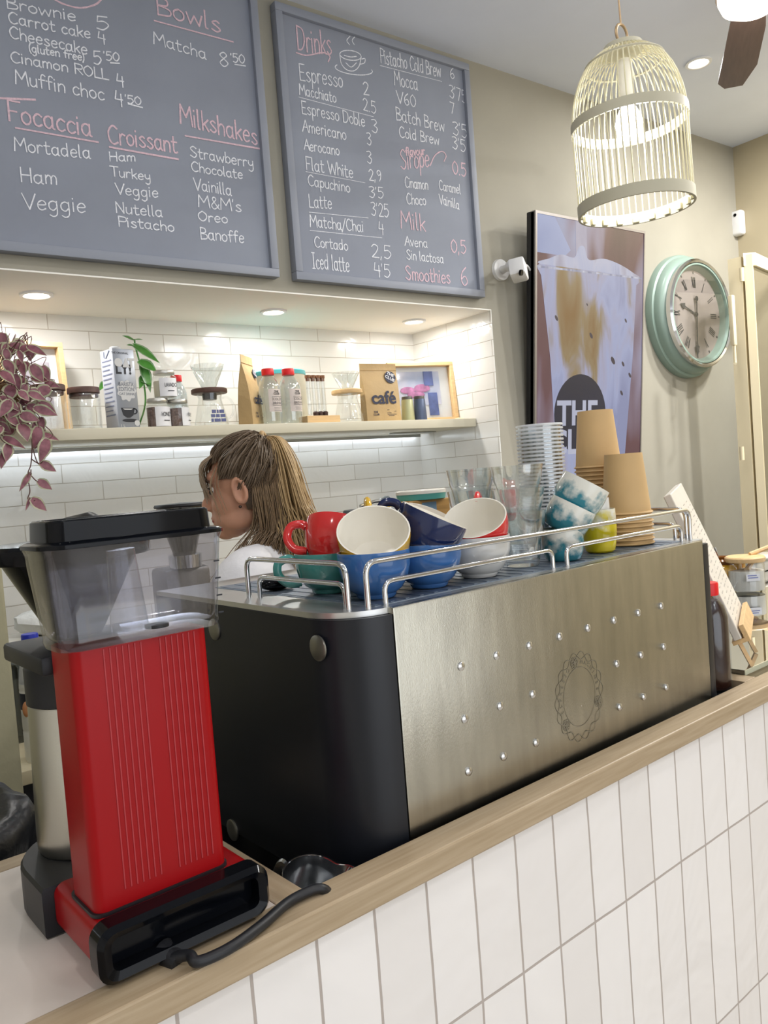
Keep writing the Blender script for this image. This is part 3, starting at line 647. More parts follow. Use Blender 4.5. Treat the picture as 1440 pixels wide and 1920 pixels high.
b = new(); ball(b, (w * .3, 0.004, h * .55), (w * .12, .001, h * .06), 10, 6); ball(b, (w * .52, 0.004, h * .58), (w * .13, .001, h * .07), 10, 6); ball(b, (w * .42, 0.004, h * .47), (w * .14, .001, h * .06), 10, 6)
build('photographed_flowers', b, mat('photo_pink', 'c07aa8', 0.5, noise=0.4, nscale=40), t)
b = new(); box(b, w * .60, w * .74, 0.003, 0.0055, h * .12, h * .5); box(b, w * .56, w * .70, 0.003, 0.0055, h * .62, h * .86); build('photographed_chair', b, mat('photo_blue', '5f6da8', 0.5, noise=0.3, nscale=30), t, smooth=0)

def jar_canister(px, Y, wpx, ytop, label, lidmat):
    p = spot(px, Y); r = wid(p, wpx) / 2; h = top(p, ytop) - 0.018
    t = thing('glass_canister', label, 'jar', p)
    b = new(); lathe(b, [(0, 0), (r * .95, 0), (r, .004), (r, h * .92), (r * .92, h), (r * .92 - .002, h), (r - .0025, h * .92), (r - .0025, .006), (0, .005)], 36); build('glass_body', b, M_GLASS, t)
    b = new(); lathe(b, [(0, h - .012), (r * .88, h - .012), (r * .88, h), (r * 1.0, h), (r * 1.0, h + .014), (r * .97, h + .017), (0, h + .017)], 36); lid = build('lid', b, lidmat, t)
    b = new(); lathe(b, [(r * .885, h - .009), (r * .905, h - .006), (r * .885, h - .003)], 36); build('seal', b, M_PLASTIC, lid)
jar_canister(97, 2.47, 62, 722, 'tall glass canister with dark wooden lid nearest the trailing plant', M_DARKWOOD)
jar_canister(163, 2.46, 58, 727, 'tall glass canister with dark wooden lid beside the oat drink carton', M_DARKWOOD)

# oat drink carton
p = spot(232, 2.45); hc = top(spot(246, 2.42), 650); wc_ = 0.072; rz = 0.20
t = thing('drink_carton', 'grey one litre carton of oat drink on the shelf', 'carton', p, rz)
M_CARTON = mat('carton_grey', '8f949d', 0.3, 0.3, noise=0.04, nscale=6); M_CARTONS = mat('carton_side', 'c6cbd6', 0.4)
b = new(); box(b, -wc_ / 2, wc_ / 2, -wc_ / 2, wc_ / 2, 0, hc * .97, bev=0.002)
for f in b.faces:
    if abs(f.normal.x) > .8: f.material_index = 1
build('body', b, [M_CARTON, M_CARTONS], t)
b = new(); lathe(b, [(0, 0), (.017, 0), (.017, .008), (.014, .011), (0, .011)], 24, M=Matrix.Translation((-.005, 0, hc * .97))); build('cap', b, mat('cap_grey', 'b9bbbd', .4), t)
FR = frame((0, -wc_ / 2 - .0004, 0), (1, 0, 0), (0, 0, 1))
def fm(x, z): return FR @ Matrix.Translation((x, z, 0))
b = new()
text(b, 'THE ORIGINAL', .0085, fm(-.012, hc * .905), .012)
build('top_lettering', b, M_INK, t, smooth=0); b = new(); text(b, 'LY!', .040, fm(-.004, hc * .665), .035); build('large_lettering', b, M_INK, t, smooth=0); b = new()
e = [(-.026 + .052 * i / 12, 0.060 + .000 * i) for i in range(13)]
prism(b, [(-.024, .062), (.022, .062), (.016, .040), (.004, .032), (-.006, .032), (-.018, .040)], 0, .0004, M=FR)
tube(b, [FR @ Vector((.020 + .009 * math.cos(a), .052 + .008 * math.sin(a), .0002)) for a in [-1.8 + i * .36 for i in range(11)]], .0018, 6)
build('printed_cup', b, M_INK, t, smooth=0); b = new()
prism(b, [(.003 + .026 * math.cos(a), .024 + .005 * math.sin(a)) for a in [i * PI / 10 for i in range(20)]], 0, .0004, M=FR)
build('printed_saucer', b, M_INK, t, smooth=0)
b = new()
prism(b, [(-.019 + .013 * math.cos(a), hc * .80 + .013 * math.sin(a)) for a in [i * PI / 12 for i in range(24)]], 0, .0004, M=FR)
prism(b, [(-.006, hc * .745), (.018, hc * .745), (.006, hc * .86)], 0, .0004, M=FR)
prism(b, [(.012, hc * .86), (.034, hc * .86), (.034, hc * .83), (.027, hc * .83), (.027, hc * .745), (.020, hc * .745), (.020, hc * .83), (.012, hc * .83)], .0001, .0005, M=FR)
build('pale_lettering', b, mat('carton_light', 'c9c9c9', .5), t, smooth=0); b = new()
prism(b, [(.0 + (.030 + .003 * math.cos(a * 9)) * math.cos(a), hc * .46 + (.030 + .003 * math.cos(a * 9)) * 1.0 * math.sin(a)) for a in [i * PI / 45 for i in range(90)]], 0, .0004, M=FR)
build('cloud_badge', b, mat('carton_light', 'c9c9c9', .5), t, smooth=0); b = new()
prism(b, [(-.018, .060), (.016, .060), (.010, .056), (-.012, .056)], .0004, .0006, M=FR)
build('printed_milk', b, mat('carton_light', 'c9c9c9', .5), t, smooth=0); b = new()
prism(b, [(.026 + .009 * math.cos(a), .016 + .009 * math.sin(a)) for a in [i * PI / 9 for i in range(18)]], .0004, .0007, M=FR)
build('small_badge', b, mat('carton_light', 'c9c9c9', .5), t, smooth=0); b = new(); text(b, '1 L', .012, fm(-.022, .004), .01)
build('volume_mark', b, mat('carton_light', 'c9c9c9', .5), t, smooth=0)
b = new(); FR2 = FR @ Matrix.Translation((0, 0, .0006))
for s, z in (('BARISTA', .515), ('EDITION', .455)): text(b, s, .0165, FR2 @ Matrix.Translation((0, hc * z, 0)), .02, sx=.8)
text(b, 'OAT DRINK', .0105, FR2 @ Matrix.Translation((0, hc * .405, 0)), .02, sx=.9); build('grey_print', b, mat('carton_grey_ink', '6f737c', .5), t, smooth=0)
b = new(); FL = frame((-wc_ / 2 - .0005, 0, 0), (0, -1, 0), (0, 0, 1))
for i in range(13): prism(b, [(-.028, hc * (.84 - i * .055)), (.026 - (i % 3) * .006, hc * (.84 - i * .055)), (.026 - (i % 3) * .006, hc * (.825 - i * .055)), (-.028, hc * (.825 - i * .055))], 0, .0003, M=FL)
tube(b, [FL @ Vector(q) for q in ((-.012, hc * .95, 0), (-.012, hc * .88, 0), (-.002, hc * .87, 0), (.02, hc * .95, 0))], .0018, 6); build('side_print', b, mat('carton_blue_ink', '8089a4', .5), t, smooth=0)

# leafy plants
def leaf(b, base, dir_, up, L, Wd, mi_in=0, mi_edge=1, curl=0.25, heart=True):
    d = Vector(dir_).normalized(); s = d.cross(Vector(up)).normalized(); n = s.cross(d).normalized(); base = Vector(base)
    prof = [(0.0, .10), (.06, .55), (.2, .92), (.38, 1.0), (.58, .80), (.78, .45), (.92, .16), (1.0, .01)]
    rows = []
    for k, (f, wv) in enumerate(prof):
        row = []
        for j, c in enumerate((-1, -.72, 0, .72, 1)):
            x = c * wv * Wd / 2; back = -.10 * L * (abs(c)) if (heart and f < .1) else 0
            row.append(b.verts.new(base + d * (f * L + back) + s * x + n * (abs(c) * wv * Wd * .10 - curl * L * f * f * .5)))
        rows.append(row)
    for r0, r1 in zip(rows[:-1], rows[1:]):
        for j in range(4):
            f = b.faces.new((r0[j], r0[j + 1], r1[j + 1], r1[j])); f.material_index = mi_edge if j in (0, 3) else mi_in
M_LPINK = mat('leaf_pink', '623540', .45, noise=.3, nscale=45, color2='97606c'); M_LEDGE = mat('leaf_edge', '87906f', .5, noise=.15, nscale=50, color2='b9b49a')
M_LGREEN = mat('leaf_green', '2f6b25', .35, noise=.25, nscale=30, color2='4e8a3a'); M_LPALE = mat('leaf_pale_rim', '7f9a78', .4)
M_STEM = mat('stem_brown', '5a3a35', .6)
p = spot(2, 2.33); p.y = 2.42
t = thing('trailing_plant', 'trailing pink and green leaved plant spilling off the shelf end', 'plant', p, ab=p)
b = new(); lathe(b, [(0, 0), (.055, 0), (.075, .05), (.078, .12), (.070, .13), (.066, .12), (0, .10)], 28, M=Matrix.Translation(p)); 
build('pot', b, mat('coir_pot', '6a4d2c', .9, noise=.4, nscale=60, stretch=(1, 1, 6), bump=.6, bscale=90), t)
b = new(); bs = new(); rng = random.Random(3)
def trail(pts, leaves):
    P = cat(pts, 8); tube(bs, P, .0016, 6)
LV = [(20, 660, 2.38, 38), (35, 690, 2.34, 40), (10, 690, 2.33, 38), (60, 700, 2.33, 40), (22, 738, 2.30, 40), (48, 735, 2.31, 36), (30, 770, 2.29, 42), (52, 775, 2.30, 38), (70, 745, 2.33, 36), (75, 770, 2.32, 40), (85, 775, 2.33, 40), (12, 790, 2.28, 38), (40, 812, 2.27, 44), (66, 780, 2.28, 42), (72, 818, 2.27, 46), (88, 842, 2.27, 48), (8, 835, 2.28, 42), (15, 850, 2.27, 46), (60, 720, 2.36, 34), (80, 700, 2.36, 36), (45, 655, 2.40, 34), (5, 640, 2.42, 40), (28, 715, 2.30, 34), (55, 750, 2.28, 36), (3, 760, 2.28, 44), (22, 800, 2.30, 36), (92, 740, 2.34, 34), (36, 745, 2.27, 30), (64, 805, 2.3, 30), (50, 690, 2.38, 30), (2, 710, 2.29, 36), (40, 790, 2.26, 34), (2, 815, 2.27, 40), (18, 765, 2.26, 36), (76, 795, 2.29, 32)]
LV += [(rng.uniform(-6, 88) * (1 if k % 3 else .45), rng.uniform(650, 830), rng.uniform(2.29, 2.40), rng.uniform(24, 36)) for k in range(26)]
for (x, y, Y, s) in LV:
    q = PY(x, y - s * .35, Y); a = rng.uniform(-1.5, 1.5); d = Vector((math.sin(a), -.25 + rng.uniform(-.3, .2), -math.cos(a)))
    leaf(b, q, d, (rng.uniform(-.5, .5), -1, .35), s * rng.uniform(.75, 1.05) * mpp(q), s * rng.uniform(.5, .8) * mpp(q), curl=rng.uniform(.1, .5))
    tube(bs, cat([q, q + Vector((rng.uniform(-.02, .02), .03, .03)), p + Vector((rng.uniform(-.03, .03), 0, .12))], 4), .0013, 5)
TR = [[(58, 800), (60, 835), (58, 870), (52, 890), (56, 920), (52, 935), (56, 945)], [(60, 830), (64, 850), (72, 870), (80, 865)], [(58, 860), (70, 868), (78, 868)], [(58, 880), (58, 890)], [(57, 890), (66, 900), (74, 905)], [(54, 935), (60, 940), (66, 938)]]
for tr in TR: tube(bs, cat([PY(x, y, 2.27) for x, y in tr], 6), .0015, 6)
for (x0, y0, x1, y1, wpx) in ((76, 868, 106, 884, 22), (72, 902, 98, 918, 22), (56, 888, 36, 922, 13), (60, 936, 88, 958, 24), (56, 934, 48, 958, 8), (82, 828, 84, 862, 22), (6, 850, 2, 880, 16)):
    q = PY(x0, y0, 2.27); r = PY(x1, y1, 2.265); leaf(b, q, r - q, (0.1, -1, .2), (r - q).length, wpx * mpp(q), curl=.05)
build('foliage', b, [M_LPINK, M_LEDGE], t, normals=False); build('stems', bs, M_STEM, t)
p = spot(258, 2.62)
t = thing('pothos_plant', 'green climbing plant in a small glass behind the oat drink carton', 'plant', p, ab=p)
b = new(); lathe(b, [(0, 0), (.035, 0), (.04, .09), (.037, .09), (.033, .004), (0, .004)], 24, M=Matrix.Translation(p)); build('glass_vase', b, M_GLASS, t)
bs = new(); tube(bs, cat([p + Vector((0, 0, .01)), PY(272, 760, 2.6), PY(270, 720, 2.6), PY(262, 680, 2.6), PY(254, 650, 2.6), PY(252, 636, 2.6)], 8), .003, 8); build('stem', bs, M_LGREEN, t)
b = new()
for (x0, y0, x1, y1, wpx) in ((250, 637, 230, 628, 9), (252, 637, 268, 636, 8), (252, 648, 301, 679, 24), (262, 678, 295, 696, 30), (266, 682, 284, 735, 24), (270, 705, 262, 728, 16), (268, 712, 284, 722, 22), (250, 648, 238, 646, 6), (196, 716, 186, 732, 12)):
    q = PY(x0, y0, 2.58); r = PY(x1, y1, 2.55); leaf(b, q, r - q, (0.2, -1, .6), (r - q).length, wpx * mpp(q), curl=.12)
build('foliage', b, [M_LGREEN, M_LPALE], t, normals=False)

# small jars
M_ALU = mat('aluminium_lid', 'c5c3bc', .35, .9); M_SEED = mat('jar_filling_brown', '5a4038', .8, noise=.5, nscale=140, color2='8a7066', bump=.5, bscale=150); M_CREAMF = mat('jar_filling_cream', 'd8cfb4', .8)
def small_jar(p, r, h, label, fill, frac, word, small, ang=0.0):
    t = thing('storage_jar', label, 'jar', p, ang, group='small lidded jars on the shelf')
    b = new(); lathe(b, [(0, 0), (r * .95, 0), (r, .004), (r, h * .76), (r * .80, h * .86), (r * .80, h * .88), (r * .77, h * .88), (r - .002, h * .75), (r - .002, .005), (0, .004)], 32); build('glass_body', b, M_GLASS, t)
    b = new(); lathe(b, [(0, .005), (r - .003, .005), (r - .003, h * frac), (0, h * frac)], 28); build('contents', b, fill, t)
    b = new(); lathe(b, [(0, h * .87), (r * .88, h * .87), (r * .90, h * .885), (r * .90, h * .97), (r * .86, h), (0, h)], 32); build('lid', b, M_ALU, t)
    b = new(); n = 12; A0, A1 = -PI / 2 - .95, -PI / 2 + .75
    rings(b, [[Vector(((r + .0006) * math.cos(A0 + (A1 - A0) * i / n), (r + .0006) * math.sin(A0 + (A1 - A0) * i / n), z)) for i in range(n + 1)] for z in (h * .05, h * .70)], closed=False)
    lb = build('label', b, M_PAPER, t)
    b = new()
    MM = frame((0, -r - .0015, 0), (1, 0, 0), (0, 0, 1)); text(b, word, h * .20, MM @ Matrix.Translation((0, h * .38, 0)), .012, sx=.62); box(b, -.011, .011, -r - .0018, -r - .0014, h * .22, h * .25); build('label_print', b, M_INK, lb, smooth=0)
def jar_at(px, Y, wpx, ytop, *a, z=ZS, **k):
    p = spot(px, Y, z); small_jar(p, wid(p, wpx) / 2, zat(p.x, p.y, ytop) - p.z, *a, **k); return p
jar_at(299, 2.45, 44, 748, 'low jar of brown flakes with a white label, next to the oat drink carton', M_SEED, .70, 'HONEY', 'PROCESS', ang=.35)
jar_at(336, 2.45, 42, 750, 'low jar of brown flakes in front of the red capped bottle', M_SEED, .68, 'HONEY', 'NATURAL', ang=.9)
jar_at(311, 2.45, 44, 696, 'pale jar labelled LAVADO stacked on the two low jars', M_CREAMF, .62, 'LAVADO', 'PROCESS', z=zat(spot(311, 2.45).x, 2.45, 748) + .001, ang=.12)

# juice bottles with red caps
M_LABELP = mat('bottle_label', 'd9cdc6', .6)
def bottle_parts(t, h, r, label=True, fill=None):
    pr = [(0, 0), (r * .86, 0), (r * .96, .004), (r, .012), (r, h * .60), (r * .97, h * .68), (r * .80, h * .78), (r * .52, h * .86), (r * .46, h * .88), (r * .46, h * .92)]
    b = new(); lathe(b, pr + [(a - .0012 if a > .002 else 0, z + .001) for a, z in reversed(pr)], 32); build('body', b, clear('bottle_plastic', 'f6f9fb', .04, 2.0) if fill is None else clear('bottle_dark', 'f6f9fb', .06, .6), t)
    b = new(); lathe(b, [(0, h * .885), (r * .56, h * .885), (r * .57, h * .895), (r * .57, h * .985), (r * .54, h), (0, h)], 28); build('cap', b, M_REDCAP, t)
    if label:
        b = new(); n = 10; A0, A1 = -PI / 2 - .75, -PI / 2 + .75
        rings(b, [[Vector(((r + .0006) * math.cos(A0 + (A1 - A0) * i / n), (r + .0006) * math.sin(A0 + (A1 - A0) * i / n), z)) for i in range(n + 1)] for z in (h * .22, h * .62)], closed=False); lb = build('label', b, M_LABELP, t)
        b = new(); MM = frame((0, -r - .0018, 0), (1, 0, 0), (0, 0, 1))
        text(b, 'THE', h * .05, MM @ Matrix.Translation((0, h * .56, 0)), .03); text(b, 'CLUB', h * .05, MM @ Matrix.Translation((0, h * .52, 0)), .03)
        text(b, 'COLD', h * .065, MM @ Matrix.Translation((0, h * .42, 0)), .0); text(b, 'BREW', h * .065, MM @ Matrix.Translation((0, h * .35, 0)), .0)
        for (x0, x1, z0, z1) in ((-.018, .018, .485, .49), (-.018, .018, .33, .335), (-.018, -.0175, .33, .49), (.0175, .018, .33, .49), (-.014, .014, .29, .294), (-.012, .012, .265, .268), (-.014, .014, .24, .243)): box(b, x0, x1, -r - .0019, -r - .0014, h * z0, h * z1)
        build('label_print', b, M_INK, lb, smooth=0)
    if fill is not None:
        b = new(); lathe(b, [(0, .004), (r * .93, .005), (r - .0022, .014), (r - .0022, h * .60), (r * .94, h * .68), (r * .77, h * .78), (r * .55, h * .835), (0, h * .835)], 32); build('cold_drink', b, fill, t)
def bottle(px, Y, wpx, ytop, label, lab, ang, group='clear bottles with red caps'):
    p = spot(px, Y); t = thing('drink_bottle', label, 'bottle', p, ang, group=group); bottle_parts(t, top(p, ytop), wid(p, wpx) / 2, lab)
bottle(339, 2.60, 36, 704, 'small clear red capped bottle behind the stacked jars', False, 0)
bottle(510, 2.44, 41, 692, 'clear red capped cold brew bottle beside the brown coffee bag edge', True, .15)
bottle(548, 2.43, 41, 692, 'clear red capped cold brew bottle nearest the corked glass tubes', True, .2)

# glass servers with drippers
def server(px, Y, wpx, ycollar, ytop, label, wood, scale_marks, conew):
    p = spot(px, Y); R = wid(p, wpx) / 2; hcl = top(p, ycollar); H = top(p, ytop)
    t = thing('coffee_server', label, 'coffee server', p)
    pr = [(0, 0), (R * .92, 0), (R, .006), (R * .97, .02), (R * .80, hcl * .52), (R * .66, hcl * .80), (R * .74, hcl * .93), (R * .74, hcl * .96)]
    b = new(); lathe(b, pr + [(max(0, a - .0022) if a > 0 else 0, z + .0015) for a, z in reversed(pr)], 40); build('glass_jug', b, M_GLASS, t)
    b = new(); tube(b, cat([(R * .70, 0, hcl * .82), (R * 1.15, 0, hcl * .84), (R * 1.45, 0, hcl * .66), (R * 1.42, 0, hcl * .40), (R * 1.12, 0, hcl * .26), (R * .90, 0, hcl * .30)], 8), .004, 10); k = build('handle', b, M_GLASS, t)
    b = new(); lathe(b, [(R * .3, hcl * .94), (R * 1.02, hcl * .95), (R * 1.04, hcl * .965), (R * 1.04, hcl * 1.06), (R * 1.0, hcl * 1.08), (R * .3, hcl * 1.08)], 40); build('wooden_collar', b, wood, t)
    b = new(); lathe(b, [(0, hcl * .78), (R * .40, hcl * .78), (R * .44, hcl * .94), (0, hcl * .94)], 28); build('dripper_base', b, M_BLACKP if wood is M_DARKWOOD else M_GLASS, t)
    cw_ = wid(p, conew) / 2; n = 48; rr = []
    for f in [i / 8 for i in range(9)]:
        ring_ = []
        for i in range(n):
            a = 2 * PI * i / n + f * .9; rad = (R * .36 + (cw_ - R * .36) * f) * (1 + .035 * (1 if i % 4 < 2 else -1) * (1 if f > .05 else 0)); ring_.append(Vector((rad * math.cos(a), rad * math.sin(a), hcl * 1.07 + (H - hcl * 1.07) * f)))
        rr.append(ring_)
    b = new(); rings(b, rr + [[v * 1.0 - Vector((v.x * .03, v.y * .03, 0)) for v in q] for q in reversed(rr)], cap0=False, cap1=False); build('glass_dripper', b, clear('ribbed_glass', 'f6f8f8', .05, 1.5), t)
    if scale_marks:
        b = new()
        for zf_, segs in ((.36, ((-.022, -.008), (-.005, .001), (.004, .020))), (.24, ((-.026, -.012), (-.009, .004), (.007, .024))), (.12, ((-.026, -.018), (-.015, .006), (.009, .025)))):
            for (x0_, x1_) in segs: box(b, x0_, x1_, -R * 1.005, -R * .97, hcl * zf_, hcl * (zf_ + .09))
        build('blue_print', b, mat('blue_ink', '5c628f', .5), t, smooth=0)
server(398, 2.47, 64, 735, 685, 'glass coffee server with dark wooden collar and glass dripper', M_DARKWOOD, True, 62)
server(655, 2.46, 56, 736, 699, 'glass coffee server with pale wooden collar beside the kraft bag', M_PINE, False, 52)

# coffee bags
def stroke_mark(b, FRM, s=1.0):
    text(b, 'THE', .011 * s, FRM @ Matrix.Translation((-.002 * s, .004 * s, .0006)), .03); text(b, 'CLUB', .011 * s, FRM @ Matrix.Translation((0, -.007 * s, .0006)), .03)
def coffee_bag(p, w, d, h, ang, label, lean=0):
    t = thing('coffee_bag', label, 'coffee bag', p, rot=(lean, 0, ang))
    rr = []; n = 9
    for z, f, wf in ((0, 1, .97), (.03, 1.02, .98), (.3, .95, .96), (.55, .72, .98), (.72, .42, 1.0), (.84, .14, 1.02), (.88, .05, 1.03), (1.0, .04, 1.03)):
        r_ = [Vector((x / n * w * wf - w * wf / 2, -d / 2 * f * (1 - .25 * (abs(2 * x / n - 1)) ** 4), z * h)) for x in range(n + 1)] + [Vector((w * wf / 2 - x / n * w * wf, d / 2 * f * (1 - .25 * (abs(2 * x / n - 1)) ** 4), z * h)) for x in range(n + 1)]
        rr.append(r_)
    b = new(); rings(b, rr); body = build('pouch', b, mat('kraft_bag', 'c0a272', .5, noise=.06, nscale=14, bump=.25, bscale=30), t, smooth=50)
    def F(x, z, l=.0012):
        f = 1.0 - .05 * min(1, z / h / .3) if z < .3 * h else .95 - .23 * (z / h - .3) / .25 if z < .55 * h else .72 - .30 * (z / h - .55) / .17 if z < .72 * h else .42 - .28 * (z / h - .72) / .12
        f2 = f - .04 * 1; return frame((x, -d / 2 * f - l, z), (1, 0, 0), (0, max(0, (.95 - .72) / (.25 * h) * d / 2) if .3 * h <= z < .55 * h else (.3 * d / 2 / (.17 * h) if z >= .55 * h else .02), 1))
    b = new(); text(b, 'café', w * .44, F(0, h * .31, .003), .022); build('word_print', b, M_NAVY, body, smooth=0)
    b = new(); stroke_mark(b, F(-w * .25, h * .14, .0015), .9); build('mark_print', b, M_NAVY, body, smooth=0); b = new()
    for i, (x, L) in enumerate(((.10, .06), (.30, .05), (.12, .12), (.2, .26), (.18, .16))): box(b, w * (x - L / 2), w * (x + L / 2), -.0003, .0003, -.0007, .0007, M=F(0, h * (.20 - .025 * i), .0012) @ Matrix.Rotation(PI / 2, 4, 'X'))
    build('small_print', b, M_NAVY, body, smooth=0)
    b = new(); MM = F(w * .28, h * .76, .004); prism(b, [(w * .155 * math.cos(a), w * .155 * math.sin(a)) for a in [i * PI / 18 for i in range(36)]], 0, .0006, M=MM); k = build('round_sticker', b, M_NAVY, body, smooth=0)
    b = new(); stroke_mark(b, MM @ Matrix.Rotation(-.5, 4, 'Z') @ Matrix.Translation((0, 0, .0006)), w / .11 * 1.1); build('sticker_print', b, M_PAPER, body, smooth=0)
    b = new(); box(b, -w * .515, w * .515, -.0032, .0032, h * .885, h * .89); build('seal_line', b, M_KRAFT, body, smooth=0)
    return t
p = spot(716, 2.46); coffee_bag(p, wid(p, 76) / 1.0, .06, top(p, 682), -.10, 'brown kraft coffee bag printed café facing the room')
p = spot(472, 2.47); coffee_bag(p, .105, .065, top(p, 668), .74, 'brown kraft coffee bag turned sideways next to the bottles', 0)
# corked glass tubes in a wooden block
p = spot(600, 2.43); L = wid(p, 72)
t = thing('tube_stand', 'low pale wooden block holding four corked glass tubes', 'tube stand', p)
b = new(); box(b, -L / 2, L / 2, -.03, .03, 0, .026, bev=.0015); build('block', b, M_PINE, t, smooth=0)
zt_ = top(p, 703)
for i, x in enumerate((-.028, -.008, .012, .030)):
    q = p + Vector((x * 1.05, .012, .0262))
    tt = thing('corked_glass_tube', ('leftmost', 'second from the left', 'third from the left', 'rightmost')[i] + ' of the four corked glass tubes on the wooden block', 'glass tube', q, group='corked glass tubes')
    hh = zt_ - .026; b = new(); lathe(b, [(0, 0), (.006, 0), (.0085, .006), (.0085, hh * .93), (.007, hh * .93), (.007, .006), (0, .003)], 18); build('tube', b, clear('tube_glass', 'f8f9f9', .04, 1.6), tt)
    b = new(); lathe(b, [(0, hh * .86), (.0075, hh * .86), (.0078, hh * .93), (.0098, hh * .93), (.0098, hh), (0, hh)], 16); build('cork', b, mat('cork', '8a5f42', .8, noise=.2, nscale=60), tt)
for i, (x, r) in enumerate(((-.024, .3), (-.004, .0), (.016, -.3))):
    b = new(); lathe(b, [(0, 0), (.009, 0), (.010, .012), (.006, .016), (0, .017)], 14); o = build('chocolate_piece', b, mat('dark_chocolate', '3f2c27', .5), None, loc=p + Vector((x, -.016, .0262)), rot=(0, 0, r)); tag(o, ('left', 'middle', 'right')[i] + ' dark brown piece on the wooden tube block', 'chocolate', 'dark pieces on the wooden block')
# tin with a turquoise lid behind the bottles
p = spot(532, 2.60); r = wid(p, 98) / 2
t = thing('round_tin', 'round straw coloured tin with turquoise lid behind the bottles', 'tin', p)
b = new(); h = top(p, 706); lathe(b, [(0, 0), (r * .97, 0), (r * .97, h), (0, h)], 40); build('body', b, mat('straw_tin', 'd2cdb8', .5), t)
b = new(); lathe(b, [(0, h - .001), (r, h - .001), (r, h + .013), (r * .95, h + .016), (0, h + .016)], 40); build('lid', b, mat('turquoise', '4fb3b8', .35), t)
# two little canisters and a shell
for px, Y, wpx, yt, m, lab in ((766, 2.45, 25, 744, mat('sage_canister', 'b4b48a', .4, .2), 'small sage green canister beside the kraft coffee bag'), (789, 2.44, 25, 743, mat('slate_canister', '54607a', .35, .3), 'small slate blue canister in front of the right picture frame')):
    p = spot(px, Y); r = wid(p, wpx) / 2; h = top(p, yt); t = thing('coffee_canister', lab, 'canister', p)
    b = new(); lathe(b, [(0, 0), (r, 0), (r * 1.02, .004), (r * .86, h * .86), (r * .82, h * .88), (0, h * .88)], 28); build('body', b, m, t)
    b = new(); lathe(b, [(0, h * .88), (r * .80, h * .88), (r * .80, h * .98), (r * .76, h), (0, h)], 28); build('lid', b, mat('canister_lid', '5c5a55', .4, .4), t)
p = spot(862, 2.46); b = new()
rr = [[Vector((f * .035 - .03, math.cos(a) * .014 * math.sin(PI * max(.05, min(.95, f / 2 + .05))) , max(0, .006 + math.sin(a) * .006 * math.sin(PI * max(.05, min(.95, f / 2 + .05)))))) for a in [i * PI / 6 for i in range(12)]] for f in (0, .4, .9, 1.4, 1.8)]
rings(b, rr); tag(build('seashell', b, mat('shell', 'e3cfae', .4, noise=.15, nscale=50), None, loc=p), 'small cream shell lying at the right end of the shelf', 'shell')

# ------------------------------------------------------------------ birdcage pendant lamp
pc_ = PD(1187, 300, 2.02); RCg = .139
zb = zat(pc_.x, pc_.y, 393); ztp = zat(pc_.x, pc_.y, 84); Hc = ztp - zb
t = thing('birdcage_lamp', 'pendant lamp made from a cream bamboo birdcage', 'pendant lamp', (pc_.x, pc_.y, zb), rot=(0.0, -0.035, 0))
M_CAGE = mat('cage_cream', 'd6cfae', .5)
b = new(); hub = .095; n = 6
def cage_r(z):
    zs_ = Hc * .50
    if z <= zs_: return RCg
    f = (z - zs_) / (Hc * .96 - zs_); return RCg * (.22 + .78 * math.sqrt(max(0, 1 - f ** 2.1)))
pts = [(cage_r(z), 0, z) for z in [Hc * f for f in (0.01, .1, .2, .3, .4, .5, .56, .62, .68, .74, .8, .85, .9, .935, .96)]]
tube(b, pts, .0018, 5); k0 = build('cage_bar', b, M_CAGE, t)
for i in range(1, 52):
    k = k0.copy(); COL.objects.link(k); k.parent = t; k.rotation_euler = (0, 0, 2 * PI * i / 52)
def band(name, z0, z1, dr=.003):
    b = new(); r0, r1 = cage_r(z0), cage_r(z1); lathe(b, [(r0 - .002, z0), (r0 + dr, z0), (r1 + dr, z1), (r1 - .002, z1), (r0 - .002, z0)], 64); build(name, b, mat('cage_band', 'b9b49f', .55), t)
band('lower_band', -.002, .027, .004); band('middle_band', Hc * .50, Hc * .50 + .024, .004)
for z in (Hc * .88,): 
    b = new(); tube(b, [(cage_r(z) * math.cos(a) * 1.02, cage_r(z) * math.sin(a) * 1.02, z) for a in [i * PI / 24 for i in range(48)]], .003, 6, closed=True); build('dome_ring', b, mat('cage_band', 'b9b49f'), t)
for i in range(20):
    a = 2 * PI * i / 20; b = new(); box(b, -.008, .008, -.004, .004, -.004, .012, bev=.002, M=Matrix.Rotation(a, 4, 'Z') @ Matrix.Translation((0, RCg - .006, .004))) ; build('rim_peg', b, M_CAGE, t)
b = new(); lathe(b, [(0, Hc * .945), (RCg * .36, Hc * .945), (RCg * .38, Hc * .955), (RCg * .34, Hc * .985), (0, Hc)], 36); build('top_cap', b, mat('cage_band', 'b9b49f'), t)
b = new(); tube(b, [(.022 * math.cos(a), 0, Hc + .022 + .024 * math.sin(a)) for a in [i * PI / 14 for i in range(28)]], .0035, 8, closed=True); build('hanging_ring', b, mat('ring_metal', 'b39a78', .4, .6), t)
b = new(); tube(b, [(0, 0, Hc + .045), (-.004, 0, ZC - zb)], .0022, 8); build('cord', b, mat('twine', 'c9ab88', .8), t)
b = new(); lathe(b, [(0, Hc * .90), (.016, Hc * .90), (.019, Hc * .88), (.019, Hc * .66), (0, Hc * .66)], 24); build('socket', b, M_WHITE, t)
b = new(); lathe(b, [(0, Hc * .66), (.014, Hc * .66), (.016, Hc * .635), (.030, Hc * .56), (.034, Hc * .52), (.030, Hc * .46), (.018, Hc * .43), (0, Hc * .42)], 28); build('bulb', b, mat('bulb_glow', 'fbfcff', .3, emit=9.0), t)
lamp('birdcage_bulb_lamp', 'POINT', (pc_.x, pc_.y, zb + Hc * .38), 5, (0.97, 0.98, 1.0), shadow_soft_size=.03)

